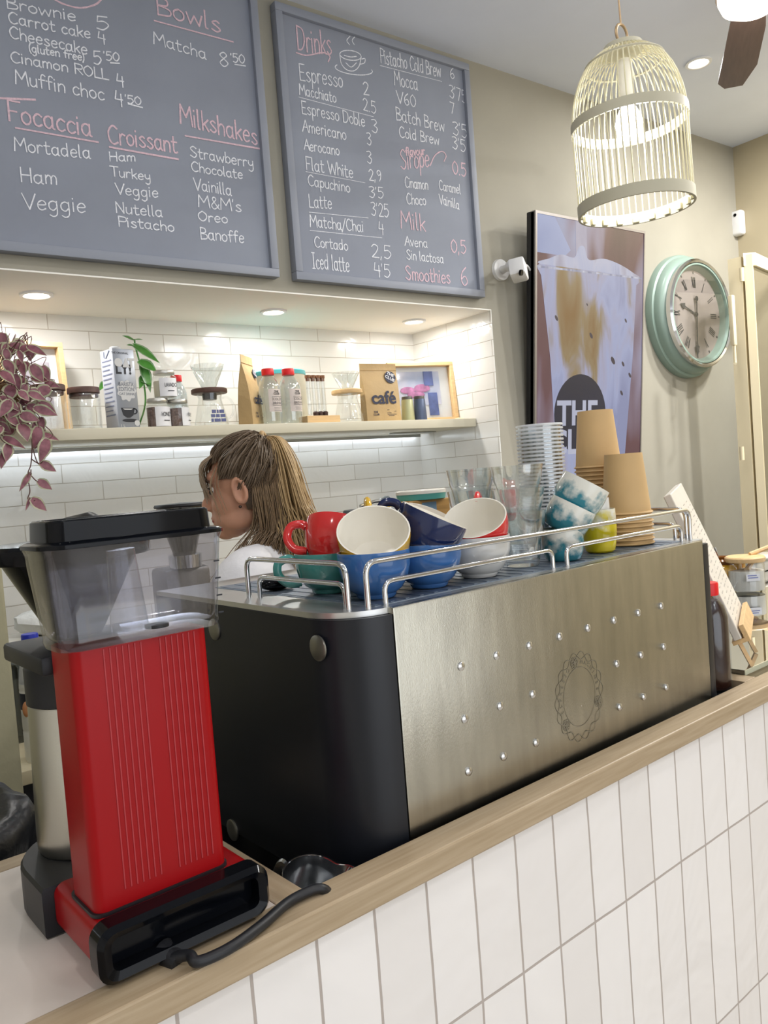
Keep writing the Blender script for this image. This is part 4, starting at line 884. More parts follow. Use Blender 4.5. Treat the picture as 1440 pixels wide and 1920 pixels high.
# ------------------------------------------------------------------ ceiling fan
zf = 2.86; pf = PZ(1412, -30, zf); pt_ = PZ(1375, 165, zf)
t = thing('ceiling_fan', 'ceiling fan with a dark wooden blade and a glowing lamp bowl', 'ceiling fan', (pf.x, pf.y, zf))
dr = (pt_ - pf); Lb = dr.length; a0 = math.atan2(dr.y, dr.x)
M_BLADE = mat('dark_fan_blade', '5b463f', .45, noise=.15, nscale=5, stretch=(2, 20, 20))
b = new(); prism(b, [(.10, -.045), (.25, -.06), (Lb * .75, -.062), (Lb * .98, -.03), (Lb * 1.0, .03), (Lb * .93, .055), (.25, .045), (.10, .04)], .0, .008, M=Matrix.Rotation(.12, 4, 'X')); bl = build('blade', b, M_BLADE, t, rot=(0, 0, a0))
for i in (1, 2): k = bl.copy(); COL.objects.link(k); k.parent = t; k.rotation_euler = (0, 0, a0 + i * 2 * PI / 3)
b = new(); lathe(b, [(0, .06), (.09, .06), (.10, .02), (.10, -.02), (0, -.02)], 40); lathe(b, [(0, .06), (.02, .06), (.02, ZC - zf - .03), (.06, ZC - zf - .02), (.06, ZC - zf), (0, ZC - zf)], 24); build('motor', b, mat('fan_metal', '8a7f76', .4, .6), t)
b = new(); lathe(b, [(.095, -.02), (.095, -.03), (.085, -.055), (.05, -.075), (0, -.08)], 40); build('lamp_bowl', b, mat('fan_lamp_glow', 'fff3e4', .4, emit=5.0), t)
lamp('fan_lamp', 'POINT', (pf.x, pf.y, zf - .14), 3, (1, .94, .86), shadow_soft_size=.06)

# ------------------------------------------------------------------ folding cream door at the right
Yd = 2.0
pa = PY(1366, 488, Yd); pb = PY(1388, 481, 1.90); zt_ = pa.z; base = Vector((pa.x, Yd, 0))
t = thing('folding_screen_door', 'cream folding door leaves with glass at the right edge', 'door', base, ab=base)
def post(name, q0, q1, th, z0, z1): 
    d = (q1 - q0); d.z = 0; n = Vector((-d.y, d.x, 0)).normalized() * th; b = new()
    rings(b, [[Vector((q.x, q.y, z)) for q in (q0, q1, q1 + n, q0 + n)] for z in (z0, z1)]); return build(name, b, M_CREAM, t, smooth=0)
e0 = PY(1364, 487, 2.0); e1 = PZ(1389, 481, e0.z)
k = post('leaf_edge', e0, e1, .035, .02, e0.z)
g0 = PZ(1394, 480, e0.z); g1 = PZ(1410, 477, e0.z)
k2 = post('front_stile', g0, g1, .04, .02, e0.z + .004)
far = g1 + Vector((.62, .12, 0))
for z0, z1 in ((.02, .2), (e0.z - .045, e0.z + .012)):
    n = Vector((-.02, .03, 0)); b = new(); rings(b, [[Vector((q.x, q.y, z)) for q in (g1 + Vector((.03, 0, 0)), far, far + n, g1 + n)] for z in (z0, z1)]); build('rail', b, M_CREAM, t, smooth=0)
b = new(); rings(b, [[Vector((q.x, q.y, z)) for q in (far, far + Vector((.06, .01, 0)), far + Vector((.06, .04, 0)), far + Vector((0, .03, 0)))] for z in (.02, e0.z + .01)]); build('far_stile', b, M_CREAM, t, smooth=0)
b = new(); rings(b, [[Vector((q.x, q.y, z)) for q in (g1 + Vector((.03, .012, 0)), far + Vector((0, .012, 0)), far + Vector((0, .018, 0)), g1 + Vector((.03, .018, 0)))] for z in (.2, e0.z - .045)]); build('glass_pane', b, M_GLASS, t, smooth=0)
for y in (515, 850):
    q = PY(1391, y, e1.y - .01); b = new(); cyl(b, q - Vector((0, 0, .03)), q + Vector((0, 0, .03)), .010); build('hinge', b, M_CREAM, t)
q0 = PY(1373, 640, e0.y - .05); b = new(); tube(b, cat([q0 + Vector((-.006, -.012, .02)), q0 + Vector((-.006, -.012, -.08)), q0 + Vector((-.01, -.015, -.10)), q0 + Vector((-.045, -.035, -.105))], 6), .006, 8); box(b, q0.x - .018, q0.x + .006, q0.y - .02, q0.y, q0.z - .02, q0.z + .2, bev=.003); build('bolt', b, M_CREAM, t)
# ------------------------------------------------------------------ counter
ZL = EYE - .459; ZW = ZL - .10
V0 = .711
T_COUNTER = tiles('counter_zellige', (0, 2), 0.0822, 0.329, off=(-.632 + .0822 * 30, .6895 - EYE + .329 * 8), offset=0.0, c1='efecea', c2='e6e2df', grout='b3a9a2', mortar=0.0022, rough=.07, wave=.55, wscale=4)
t = thing('counter', 'cafe counter faced with glossy white tiles and oak edging', 'counter', (0, 0, 0), CA)
b = new(); box(b, -1.6, 3.6, .725, .745, .08, ZL - .033); build('tiled_front', b, T_COUNTER, t, smooth=0)
b = new(); box(b, -1.6, 3.6, .74, 1.12, 0.0, .08); box(b, -1.6, 3.6, .745, .76, .08, ZW - .03); box(b, -1.6, .43, .76, 1.10, .08, ZL - .035); box(b, .43, 1.53, .76, 1.42, .08, ZW - .03); box(b, 1.53, 1.56, .76, 1.42, .08, ZL - .033); build('carcass', b, M_WHITE, t, smooth=0)
b = new(); box(b, -1.6, 3.6, V0, .757, ZL - .032, ZL, bev=.0025); build('oak_edging', b, M_WOOD, t, smooth=0)
b = new(); box(b, .437, .477, .7573, 1.125, ZL - .032, ZL - .0003, bev=.002); build('oak_divider', b, mat('oak_cross', 'a18d70', .45, noise=.2, nscale=6, stretch=(26, 1.5, 26), color2='b3a085'), t, smooth=0)
b = new(); box(b, -1.6, .4368, 1.09, 1.125, ZL - .032, ZL - .0003, bev=.002); build('oak_rear_edging', b, M_WOOD, t, smooth=0)
b = new(); box(b, -1.6, .4368, .7573, 1.0898, ZL - .03, ZL - .0012); build('stone_top', b, mat('pale_stone', 'd3c8bd', .35, noise=.06, nscale=7, color2='ddd4cb', bump=.02), t, smooth=0)
b = new(); box(b, .477, 1.53, .7573, 1.42, ZW - .03, ZW); build('machine_well', b, mat('well_black', '1d1f26', .35), t, smooth=0)
b = new(); box(b, 1.53, 1.575, .7573, 1.42, ZL - .032, ZL - .0003, bev=.001); build('oak_strip', b, mat('oak_cross', 'a58e6c'), t, smooth=0)

# ------------------------------------------------------------------ espresso machine
ZT = EYE - .165
uL, uR, vF, vB = .570, 1.447, .768, 1.30; PR = 1.418
t = cthing('espresso_machine', 'black sided espresso machine with a brushed steel back panel and cup rails', 'coffee machine', (uL + uR) / 2, 1.03, ZW)
def corner(u0, u1, flip):
    pts = [(u0, vB)]
    for k in range(11):
        a = PI + PI / 2 * k / 10; pts.append((u0 + .075 + .075 * math.cos(a), vF + .075 + .075 * math.sin(a)))
    pts += [(u1, vF), (u1, vF + .03), (u1, vB)]
    if flip: pts = [(PR + .001, vF), (uR - .012, vF), (uR - .004, vF + .003), (uR, vF + .012), (uR, vB), (PR + .001, vB)]
    return pts
for fl in (False, True):
    b = new(); prism(b, corner(uL, .645, fl), ZW + .035, ZT - .009); sp_ = build('side_panel', b, M_BLACKM, t)
b = new(); box(b, .646, PR - .001, vF + .012, vB, ZW + .035, ZT - .012); build('body', b, M_BLACKP, t, smooth=0)
b = new(); box(b, .6465, PR, vF - .001, vF + .0115, ZW + .04, ZT - .001, bev=.0025); panel = build('back_panel', b, mat('panel_steel', 'b4b1a5', .27, 1.0, noise=.10, nscale=9, stretch=(6, 1, 1), bump=.10, bscale=260), t)
TP = [(uL + .002, vB)] + [(uL + .077 + .075 * math.cos(PI + PI / 2 * k / 10), vF + .083 + .075 * math.sin(PI + PI / 2 * k / 10)) for k in range(11)]
TP = TP + [(uR - .014, vF + .008), (uR - .002, vF + .02), (uR - .002, vB)]
b = new(); prism(b, TP, ZT - .0085, ZT - .001); build('top_plate', b, mat('top_steel', 'd0d1d0', .38, 1.0, noise=.06, nscale=12), t)
b = new(); box(b, .64, 1.40, .795, 1.22, ZT - .001, ZT)
for i in range(28): box(b, .645 + i * .0265, .645 + i * .0265 + .006, .80, 1.21, ZT - .0005, ZT + .0008)
build('cup_tray', b, mat('tray_metal', '8b97a6', .42, .8), t, smooth=0)
for i, (r_, ks) in enumerate(((-.2645, range(8)), (-.337, (0, 1, 2, 5, 6, 7)), (-.4095, (0, 1, 2, 5, 6, 7)))):
    for k in ks:
        b = new(); u = .758 + .0719 * k; lathe(b, [(.0062, 0), (.006, .0022), (.004, .0036), (0, .0042)], 14, M=Matrix.Translation((u, vF - .0008, EYE + r_)) @ Matrix.Rotation(PI / 2, 4, 'X')); build('rivet', b, M_CHROME, panel)
for px, py in ((597, 1215), (437, 1556), (403, 1180)):
    q = cu(px, py, uL); b = new(); lathe(b, [(.0165, -.0005), (.0165, .002), (.014, .0032), (0, .0038)], 24, M=Matrix.Translation((uL, q.y, q.z)) @ Matrix.Rotation(-PI / 2, 4, 'Y')); build('side_bolt', b, mat('bolt_steel', '8d8b82', .35, .9), t)
# engraved flower wreath on the back panel
b = new(); lu, lz = 1.014, EYE - .367; EN = Vector((0, -1, 0))
def eng(pts, w=.0011): ribbon(b, [Vector((lu + x * .88, vF - .0011, lz + z * .90)) for x, z in pts], w, EN, .0002)
for ph in (0, PI / 9):
    eng([((.064 + .006 * math.cos(9 * a + ph * 9)) * math.cos(a), (.064 + .006 * math.cos(9 * a + ph * 9)) * math.sin(a) * 1.12) for a in [i * PI / 60 for i in range(121)]])
eng([(.046 * math.cos(a), .046 * math.sin(a) * 1.12) for a in [i * PI / 40 for i in range(81)]], .0009)
for ca in (100, -20, 220):
    cx, cz_ = .056 * math.cos(math.radians(ca)), .062 * math.sin(math.radians(ca))
    for k in range(6):
        a0 = k * PI / 3; eng([(cx + .005 * math.cos(a0) + .005 * math.cos(a), cz_ + .005 * math.sin(a0) + .005 * math.sin(a)) for a in [i * PI / 6 for i in range(13)]], .001)
def arc_text(s, a0, a1, r):
    for i, ch in enumerate(s):
        a = math.radians(a0 + (a1 - a0) * i / max(1, len(s) - 1)); c_ = Vector((lu + r * .88 * math.cos(a), vF - .0013, lz + r * 1.01 * math.sin(a)))
        text(b, ch, .0092, frame(c_, (math.sin(a), 0, -math.cos(a)), (math.cos(a), 0, math.sin(a))), .0)
arc_text('MACHINES', 78, 2, .0505); arc_text('ESPRESSO', 196, 122, .0505)
build('engraved_wreath', b, mat('engraving', '9c998e', .42, .95), panel, smooth=0, normals=False)
# cup rails
def rail(pts, r=.0038, rad=.018):
    P = [Vector(p) for p in pts]; out = [P[0]]
    for i in range(1, len(P) - 1):
        a, c, e = P[i - 1], P[i], P[i + 1]; d0 = (a - c).normalized(); d1 = (e - c).normalized(); k = min(rad, (a - c).length * .45, (e - c).length * .45)
        for s in range(7):
            f = s / 6; out.append(((c + d0 * k) * (1 - f) + c * f) * (1 - f) + (c * (1 - f) + (c + d1 * k) * f) * f)
    out.append(P[-1]); b = new(); tube(b, out, r, 10); return build('cup_rail', b, M_CHROME, t)
zb_ = ZT - .002; HT = .058; HL = .030
for uu, ul in ((.606, .616), (1.430, 1.420)):
    rail([(uu, 1.05, zb_), (uu, 1.05, ZT + HT), (uu, .806, ZT + HT), (uu, .806, zb_)])
    rail([(ul, 1.035, zb_), (ul, 1.035, ZT + HL), (ul, .824, ZT + HL), (ul, .824, zb_)], .0036)
rail([(.624, .7885, zb_), (.624, .7885, ZT + HT), (1.412, .7885, ZT + HT), (1.412, .7885, zb_)])
rail([(.655, .791, zb_), (.655, .791, ZT + HL), (1.000, .791, ZT + HL), (1.000, .791, zb_)], .0036)
rail([(1.036, .791, zb_), (1.036, .791, ZT + HL), (1.385, .791, ZT + HL), (1.385, .791, zb_)], .0036)
for uu in (.64, 1.38):
    for vv in (.83, 1.24): b = new(); cyl(b, (uu, vv, ZW), (uu, vv, ZW + .036), .02); build('foot', b, M_BLACKP, t)
b = new(); q = cz(520, 1106, ZT); ball(b, (q.x, q.y, ZT + .011), (.030, .020, .011)); build('valve_knob', b, M_BLACKG, t)

# ------------------------------------------------------------------ cups on the machine
RH = Vector((.8021, -.5923, 0)).normalized(); BK = Vector((-RF.x, -RF.y, 0)).normalized(); UPZ = Vector((0, 0, 1))
VD = wc(-BK)                                         # horizontal view direction in counter axes
M_CUPIN = mat('cup_white_glaze', 'e9e4d8', .12)
def glaze(n, c): return mat(n, c, .12, coat=.3)
C_TEAL, C_BLUE, C_YEL, C_RED, C_NAVY, C_WHITE = glaze('teal_glaze', '4f9a92'), glaze('blue_glaze', '3f6fae'), glaze('yellow_glaze', 'd0a62a'), glaze('red_glaze', 'd2302f'), glaze('navy_glaze', '15234e'), glaze('white_glaze', 'd9d8d4')
def cup_mesh(R, H, ext, n=48):
    pr = [(0, .002), (R * .50, 0), (R * .54, .002), (R * .56, .006), (R * .74, H * .20), (R * .90, H * .42), (R * .975, H * .66), (R * .995, H * .93), (R * .985, H), (R * .945, H), (R * .94, H * .90), (R * .91, H * .62), (R * .82, H * .38), (R * .62, H * .17), (R * .3, H * .11), (0, H * .10)]
    b = new(); lathe(b, pr, n, mis=[0] * 8 + [1] * 7); return b
def cup(base, normal, ang, R, H, ext, label, handle=True, group='coloured cups on the machine'):
    """base: centre of the foot (world); normal: axis; ang: handle direction (degrees around the axis, from the photo's right)"""
    n = Vector(normal).normalized(); x = (RH - n * RH.dot(n)).normalized(); y = n.cross(x)
    t = thing('coffee_cup', label, 'cup', base, group=group)
    t.rotation_mode = 'QUATERNION'; t.rotation_quaternion = Matrix((x, y, n)).transposed().to_quaternion()
    build('bowl', cup_mesh(R, H, ext), [ext, M_CUPIN], t)
    if handle:
        b = new(); tube(b, cat([(R * .985, 0, H * .84), (R * 1.18, 0, H * .90), (R * 1.46, 0, H * .80), (R * 1.48, 0, H * .52), (R * 1.22, 0, H * .30), (R * .825, 0, H * .28)], 8), [.0050] * 3 + [.0052] * 36 + [.0042] * 2, 10, flat=1.25); build('handle', b, ext, t, rot=(0, 0, math.radians(ang)))
    return t
def foot_at(px, py, fr):                             # centre of a foot whose nearest edge shows at a pixel of the tray
    q = cz(px, py, ZT); q = q + VD * (fr + .009); return cw(q.x, q.y, ZT + .0012)
def cam_n(r, u, tw): return RH * r + UPZ * u + BK * tw
def from_rim(px, py, D, nrm, H):
    n = cam_n(*nrm).normalized(); return PD(px, py, D) - n * H, n
RC_, HC_ = .0505, .062
bt = foot_at(618, 1117, .026); cup(bt, UPZ, 188, RC_, .060, C_TEAL, 'teal cup standing at the left end of the machine top under the red cup')
b1 = foot_at(706, 1128, .026); cup(b1, UPZ, 100, RC_, .064, C_BLUE, 'blue cup standing under the tilted yellow cup')
b2 = foot_at(808, 1107, .026); cup(b2, UPZ, 100, RC_, .064, C_BLUE, 'blue cup standing under the tilted navy cup')
b3 = foot_at(905, 1087, .026); cup(b3, UPZ, 60, RC_, .062, C_WHITE, 'white cup standing under the tilted red cup with a white inside')
q, n = from_rim(700, 994, depth(b1) - .012, (.02, .77, .64), HC_); cup(q, n, 95, RC_ * 1.01, HC_, C_YEL, 'yellow cup with white inside tilted towards the room on a blue cup')
q, n = from_rim(636, 988, depth(bt) + .0, (.22, .90, -.42), HC_); cup(q, n, 178, RC_ * .98, HC_ * 1.06, C_RED, 'red cup tilted on the teal cup with its handle to the left')
q, n = from_rim(812, 973, depth(b2) - .01, (.46, .88, .02), HC_); cup(q, n, 172, RC_ * 1.0, HC_ * 1.1, C_NAVY, 'navy cup tilted to the right on a blue cup')
q, n = from_rim(890, 970, depth(b3) - .01, (-.20, .82, .54), HC_); cup(q, n, 80, RC_ * .98, HC_, C_RED, 'red cup with white inside tilted towards the room on the white cup')
bb = cw(.785, 1.02, ZT + .0012); cup(bb, UPZ, 60, RC_, .060, C_WHITE, 'white cup at the back of the machine top under the rear yellow cup')
q, n = from_rim(812, 968, 1.325, (.42, .86, .22), HC_); cup(q, n, 172, RC_ * 1.02, HC_, C_YEL, 'rear yellow cup lying tilted behind the navy cup')
q = cw(.72, .985, ZT + .0012); cup(q, UPZ, 20, RC_, .060, C_TEAL, 'teal cup at the back hidden below the rear pale cup')
q, n = from_rim(709, 962, 1.235, (-.05, .97, -.2), HC_); cup(q, n, 250, RC_ * .98, HC_, glaze('grey_glaze', 'c9cbc6'), 'pale grey cup seen behind the rim of the yellow cup')

# tumblers
M_TUMBLER = mat('tumbler_glass', 'f1f5f5', .02, trans=1.0, ior=1.45)
def tumbler_mesh(R=.043, H=.090):
    n = 54; rr = []
    prof = [(.60, .0, 0), (.64, .03, 0), (.68, .2, .6), (.735, .40, 1), (.80, .58, 1), (.86, .66, .4), (.90, .72, 0), (.955, .88, 0), (1.0, 1.0, 0)]
    for f, z, fc in prof:
        ring_ = []
        for i in range(n):
            a = 2 * PI * i / n; k = ((i % 6) - 2.5) / 2.5; ring_.append(Vector((R * f * (1 - .05 * fc * (1 - k * k)) * math.cos(a), R * f * (1 - .05 * fc * (1 - k * k)) * math.sin(a), H * z)))
        rr.append(ring_)
    for f, z in ((.965, 1.0), (.92, .88), (.865, .72), (.80, .60), (.70, .40), (.60, .12), (.3, .10)):
        rr.append([Vector((R * f * math.cos(2 * PI * i / n), R * f * math.sin(2 * PI * i / n), H * z)) for i in range(n)])
    b = new(); rings(b, rr); return b
def tumblers(base, k, labels, grp):
    o0 = None
    for i in range(k):
        loc = base + Vector((0, 0, .0375 * i))
        if o0 is None: o0 = build('glass_tumbler', tumbler_mesh(), M_GLASST, None, loc=loc)
        else:
            o = o0.copy(); COL.objects.link(o); o.location = loc; tag(o, labels[i], 'glass', grp); continue
        tag(o0, labels[0], 'glass', grp)
M_GLASST = clear('tumbler_clear', 'f6f8f8', .02, 3.0)
q = foot_at(988, 1066, .026); tumblers(q, 3, ['lowest faceted glass tumbler of the front stack on the machine', 'middle faceted glass tumbler of the front stack on the machine', 'topmost faceted glass tumbler of the front stack on the machine'], 'front stack of tumblers')
q = cw(1.02, .985, ZT + .0012); q = Vector((onx(893, q.y, q.z), q.y, q.z)); kk = zat(q.x, q.y, 893) - ZT - .09
tumblers(q, 1 + round(kk / .0375), ['lowest faceted tumbler of the rear stack behind the red cup', 'faceted tumbler just below the top of the rear stack', 'topmost faceted tumbler of the rear stack behind the red cup', 'top faceted tumbler of the tall rear stack'], 'rear stack of tumblers')

# clear plastic cups, kraft paper cups
def stackof(name, label, cat_, grp, base, b, m, k, pitch, rotx=0):
    o0 = build(name, b, m, None, loc=base, rot=(rotx, 0, 0)); tag(o0, label, cat_, grp)
    for i in range(1, k): o = o0.copy(); COL.objects.link(o); o.location = base + Vector((0, 0, pitch * i))
yv = .99; q = cw(1.22, yv, ZT + .0012); q = Vector((onx(1026, q.y, q.z), q.y, q.z)); R = 43 * mpp(q); hh = .075
b = new(); lathe(b, [(0, 0), (R * .78, 0), (R * .80, .003), (R * .90, hh - .0045), (R * 1.0, hh - .0045), (R * 1.01, hh - .003), (R * 1.0, hh - .0005), (R * .89, hh - .001), (R * .78, .006), (0, .004)], 36, mis=[0, 0, 0, 1, 1, 1, 1, 0, 0])
k = int((zat(q.x, q.y, 786) - q.z - hh) / .0072)
stackof('plastic_cup', 'clear plastic cup in the tall nested stack in front of the screen', 'cup', 'nested clear plastic cups', q, b, [clear('cup_plastic', 'f4f6f7', .12, 2.2), mat('cup_rim_plastic', 'eef0f2', .3, trans=.35)], k, .0072)
def paper_cup_bm(Rb=.0345, Rr=.0455, H=.114):           # upside down: rim at the bottom
    b = new(); lathe(b, [(Rr - .003, .003), (Rr, .0005), (Rr + .0025, .0022), (Rr + .001, .0045), (Rr - .001, .005), (Rb, H), (Rb - .003, H), (Rb - .004, H - .006), (0, H - .006), (0, H - .0075), (Rb - .006, H - .0075), (Rr - .003, .003)], 40); return b
def paper(q, ytop, lab, grp, nn=None):
    k = nn or 1 + int((zat(q.x, q.y, ytop) - q.z - .114) / .0082)
    o0 = build('paper_cup', paper_cup_bm(), M_KRAFT, None, loc=q); tag(o0, lab[1], 'cup', grp)
    for i in range(1, k):
        o = o0.copy(); COL.objects.link(o); o.location = q + Vector((0, 0, .0082 * i)); o['label'] = lab[0] if i == k - 1 else lab[1]
    return k
q = foot_at(1196, 1026, .045); paper(q, 844, ('top brown paper cup of the shorter stack at the right', 'brown paper cup whose rim shows in the shorter upturned stack'), 'shorter stack of paper cups')
q0 = q
q = cw(1.33, .955, ZT + .0012); q = Vector((onx(1131, q.y, q.z), q.y, q.z)); paper(q, 769, ('top brown paper cup of the taller stack in front of the screen', 'brown paper cup whose rim shows in the taller upturned stack'), 'taller stack of paper cups')

# small glazed cups without handles
M_WATER = bpy.data.materials.new('teal_wash_glaze'); M_WATER.use_nodes = True
def wash(m, c1, c2, lo, hi):
    N = m.node_tree.nodes; L = m.node_tree.links; p = N['Principled BSDF']; p.inputs['Roughness'].default_value = .12
    tc = N.new('ShaderNodeTexCoord'); sp = N.new('ShaderNodeSeparateXYZ'); n = N.new('ShaderNodeTexNoise'); n.inputs['Scale'].default_value = 38; n.inputs['Detail'].default_value = 5
    mr = N.new('ShaderNodeMapRange'); mr.inputs[1].default_value = lo; mr.inputs[2].default_value = hi; a = N.new('ShaderNodeMath'); a.operation = 'MULTIPLY_ADD'; a.inputs[1].default_value = 2.2; a.inputs[2].default_value = -1.15
    s = N.new('ShaderNodeMath'); s.operation = 'ADD'; r = N.new('ShaderNodeValToRGB'); r.color_ramp.elements[0].position = .25; r.color_ramp.elements[1].position = .7
    r.color_ramp.elements[0].color = lin(c1); r.color_ramp.elements[1].color = lin(c2)
    L.new(tc.outputs['Object'], sp.inputs[0]); L.new(sp.outputs[2], mr.inputs[0]); L.new(tc.outputs['Object'], n.inputs[0]); L.new(n.outputs[0], a.inputs[0]); L.new(a.outputs[0], s.inputs[0]); L.new(mr.outputs[0], s.inputs[1]); L.new(s.outputs[0], r.inputs[0]); L.new(r.outputs[0], p.inputs['Base Color'])
wash(M_WATER, '2f7f8f', 'e2e2d8', .002, .055)
M_LEMON = bpy.data.materials.new('yellow_wash_glaze'); M_LEMON.use_nodes = True; wash(M_LEMON, 'd9c51f', 'e9e6d8', .02, .105)
def bowlcup(base, n, R, H, m, label):
    b = new(); lathe(b, [(0, .002), (R * .72, 0), (R * .84, .003), (R * .96, H * .3), (R, H * .6), (R * .97, H), (R * .92, H), (R * .94, H * .6), (R * .88, H * .2), (R * .6, H * .1), (0, H * .1)], 44)
    n = Vector(n).normalized(); x = (RH - n * RH.dot(n)).normalized(); y = n.cross(x); o = build('tumbler_cup', b, m, None, loc=base)
    o.rotation_mode = 'QUATERNION'; o.rotation_quaternion = Matrix((x, y, n)).transposed().to_quaternion(); tag(o, label, 'cup', 'handmade cups without handles'); return o
q = foot_at(1066, 1055, .026); bowlcup(q, UPZ, .0355, .054, M_WATER, 'teal splashed handleless cup standing lowest beside the glasses'); dq = depth(q)
p_, n = from_rim(1076, 948, dq + .0, (.50, .86, .06), .048); bowlcup(p_, n, .040, .050, M_WATER, 'teal splashed handleless cup tilted in the middle of its pile')
p_, n = from_rim(1098, 907, dq + .005, (.52, .85, .06), .050); bowlcup(p_, n, .043, .054, M_WATER, 'teal splashed handleless cup tilted on top of its pile')
q = foot_at(1136, 1039, .024); bowlcup(q, UPZ, .0305, .076, M_LEMON, 'yellow and white handleless cup beside the paper cups')
bowlcup(q + Vector((0, 0, .050)), UPZ, .0205, .046, C_WHITE, 'small white cup nested in the yellow handleless cup')

# wooden box with a turquoise tin on the rear of the machine
q = cw(.98, 1.235, ZT); q = Vector((onx(812, q.y, q.z), q.y, q.z)); zbx = zat(q.x, q.y, 935)
t = thing('wooden_box', 'small wooden box at the back of the machine carrying a turquoise tin', 'box', q, CA)
hb = zbx - q.z; b = new(); box(b, -.085, .03, -.03, .03, 0, hb, bev=.002); build('body', b, mat('honey_wood', 'b98e52', .45, noise=.15, nscale=6, stretch=(2, 20, 20)), t, smooth=0)
b = new(); box(b, -.05, -.01, -.0312, -.0302, hb * .5, hb * .95); build('label', b, mat('blue_label', '6f8da4', .5), t, smooth=0)
q2 = Vector((onx(790, q.y, zbx), q.y, zbx + .0005)); t = thing('tin_lid', 'shallow turquoise tin with white lid on the wooden box', 'tin', q2)
b = new(); lathe(b, [(0, 0), (.050, 0), (.052, .012), (0, .012)], 36); build('body', b, mat('tin_turq', '5aa79c', .35), t)
b = new(); lathe(b, [(0, .012), (.053, .012), (.053, .018), (.05, .02), (0, .02)], 36); build('lid', b, M_CUPIN, t)

# ------------------------------------------------------------------ filter coffee brewer
t = cthing('filter_coffee_brewer', 'red filter coffee brewer with a clear water tank on the stone counter', 'coffee brewer', .32, .85, ZL)
Z = lambda h: ZL + h
def rr2(u0, u1, v0, v1, r, z, n=5): return [Vector((x, y, z)) for x, y in rrect(u0, u1, v0, v1, r, n)]
def endprism(b, u0, u1, z0, z1, r, v0, v1, n=6, shrink=0):
    o = rrect(u0, u1, z0, z1, r, n); o2 = rrect(u0 + shrink, u1 - shrink, z0 + shrink, z1 - shrink, max(.001, r - shrink), n)
    rings(b, [[Vector((x, v0, y)) for x, y in o2], [Vector((x, v0 + shrink, y)) for x, y in o], [Vector((x, v1, y)) for x, y in o]])
b = new(); endprism(b, .243, .418, Z(.007), Z(.056), .012, .7635, .878, shrink=.0); build('base', b, M_RED, t)
b = new(); o1 = rrect(.238, .423, Z(.003), Z(.0585), .017); o2 = rrect(.243, .418, Z(.008), Z(.0535), .013); o3 = rrect(.251, .410, Z(.015), Z(.047), .008)
rings(b, [[Vector((x, .764, y)) for x, y in o1], [Vector((x, .744, y)) for x, y in o1], [Vector((x, .7385, y)) for x, y in o2], [Vector((x, .742, y)) for x, y in o3], [Vector((x, .758, y)) for x, y in o3]]); build('end_cap', b, M_BLACKG, t, smooth=30)
b = new(); q = cv(318, 1795, .742); tube(b, [(q.x, .757, q.z), (q.x + .006, .733, q.z - .005)], [.013, .010], 16); build('cord_grommet', b, M_BLACKP, t)
qs = [Vector((q.x, .74, q.z)), Vector((q.x + .012, .724, Z(.010)))] + [Vector((a.x, a.y, Z(.0075))) for a in (cz(372, 1803, Z(.0075)), cz(430, 1778, Z(.0075)), cz(490, 1735, Z(.0075)), cz(540, 1692, Z(.0075)), cz(585, 1668, Z(.008)))]
a = cz(606, 1664, Z(.006)); qs += [Vector((a.x, a.y, Z(.004))), Vector((a.x + .012, a.y + .006, Z(-.012))), Vector((a.x + .018, a.y + .007, Z(-.05))), Vector((a.x + .02, a.y + .007, Z(-.09)))]
b = new(); tube(b, cat(qs, 8), .0056, 10); build('power_cord', b, M_BLACKP, t)
b = new(); rings(b, [rr2(.2475, .394, .769, .8445, .012, Z(.056)), rr2(.2475, .394, .769, .8445, .012, Z(.0595))]); build('tower_gasket', b, M_BLACKP, t)
# tower with fine vertical grooves: ribs as bumps of the outline
def tower_ring(z):
    base = rr2(.250, .3925, .771, .8425, .012, z, 8); return base
b = new(); rings(b, [tower_ring(Z(.0595)), tower_ring(Z(.315))]); tw = build('tower', b, M_RED, t)
b = new()
for u0 in (.279, .337):
    for k in range(7): box(b, u0 + k * .0063, u0 + k * .0063 + .0014, .7701, .7712, Z(.075), Z(.313), bev=.0003, seg=1)
build('tower_ribs', b, mat('rib_red', 'a8343a', .4), tw, smooth=0)
# water tank
b = new(); TB, TT = Z(.316), Z(.414)
o_ = [(.240, .408, .762, .836, .022, TB), (.238, .410, .760, .838, .024, TB + .006), (.2385, .4095, .7605, .8375, .024, TB + .012), (.230, .415, .750, .846, .028, TT - .006), (.228, .417, .748, .848, .028, TT)]
i_ = [(.2305, .4145, .7505, .8455, .026, TT), (.2325, .4125, .7525, .8435, .026, TT - .006), (.241, .407, .763, .835, .022, TB + .013), (.244, .404, .766, .832, .02, TB + .008)]
rings(b, [rr2(u0, u1, v0, v1, r, z, 7) for (u0, u1, v0, v1, r, z) in o_ + i_]); tank = build('water_tank', b, M_PLASTIC, t, smooth=50)
b = new(); tube(b, [(.316, .79, TB + .009), (.313, .79, TT - .008)], [.019, .014], 24); build('riser_tube', b, clear('riser_plastic', 'e9eaee', .1, 1.5), tank)
b = new(); lathe(b, [(0, 0), (.012, 0), (.012, .003), (0, .003)], 20, M=Matrix.Translation((.335, .768, TB + .009))); build('tank_valve', b, M_BLACKP, tank)
for k in range(4): 
    b = new(); box(b, .396, .402, .7515, .7525, TT - .03 - k * .018, TT - .0285 - k * .018); build('level_mark', b, M_INK, tank, smooth=0)
b = new()
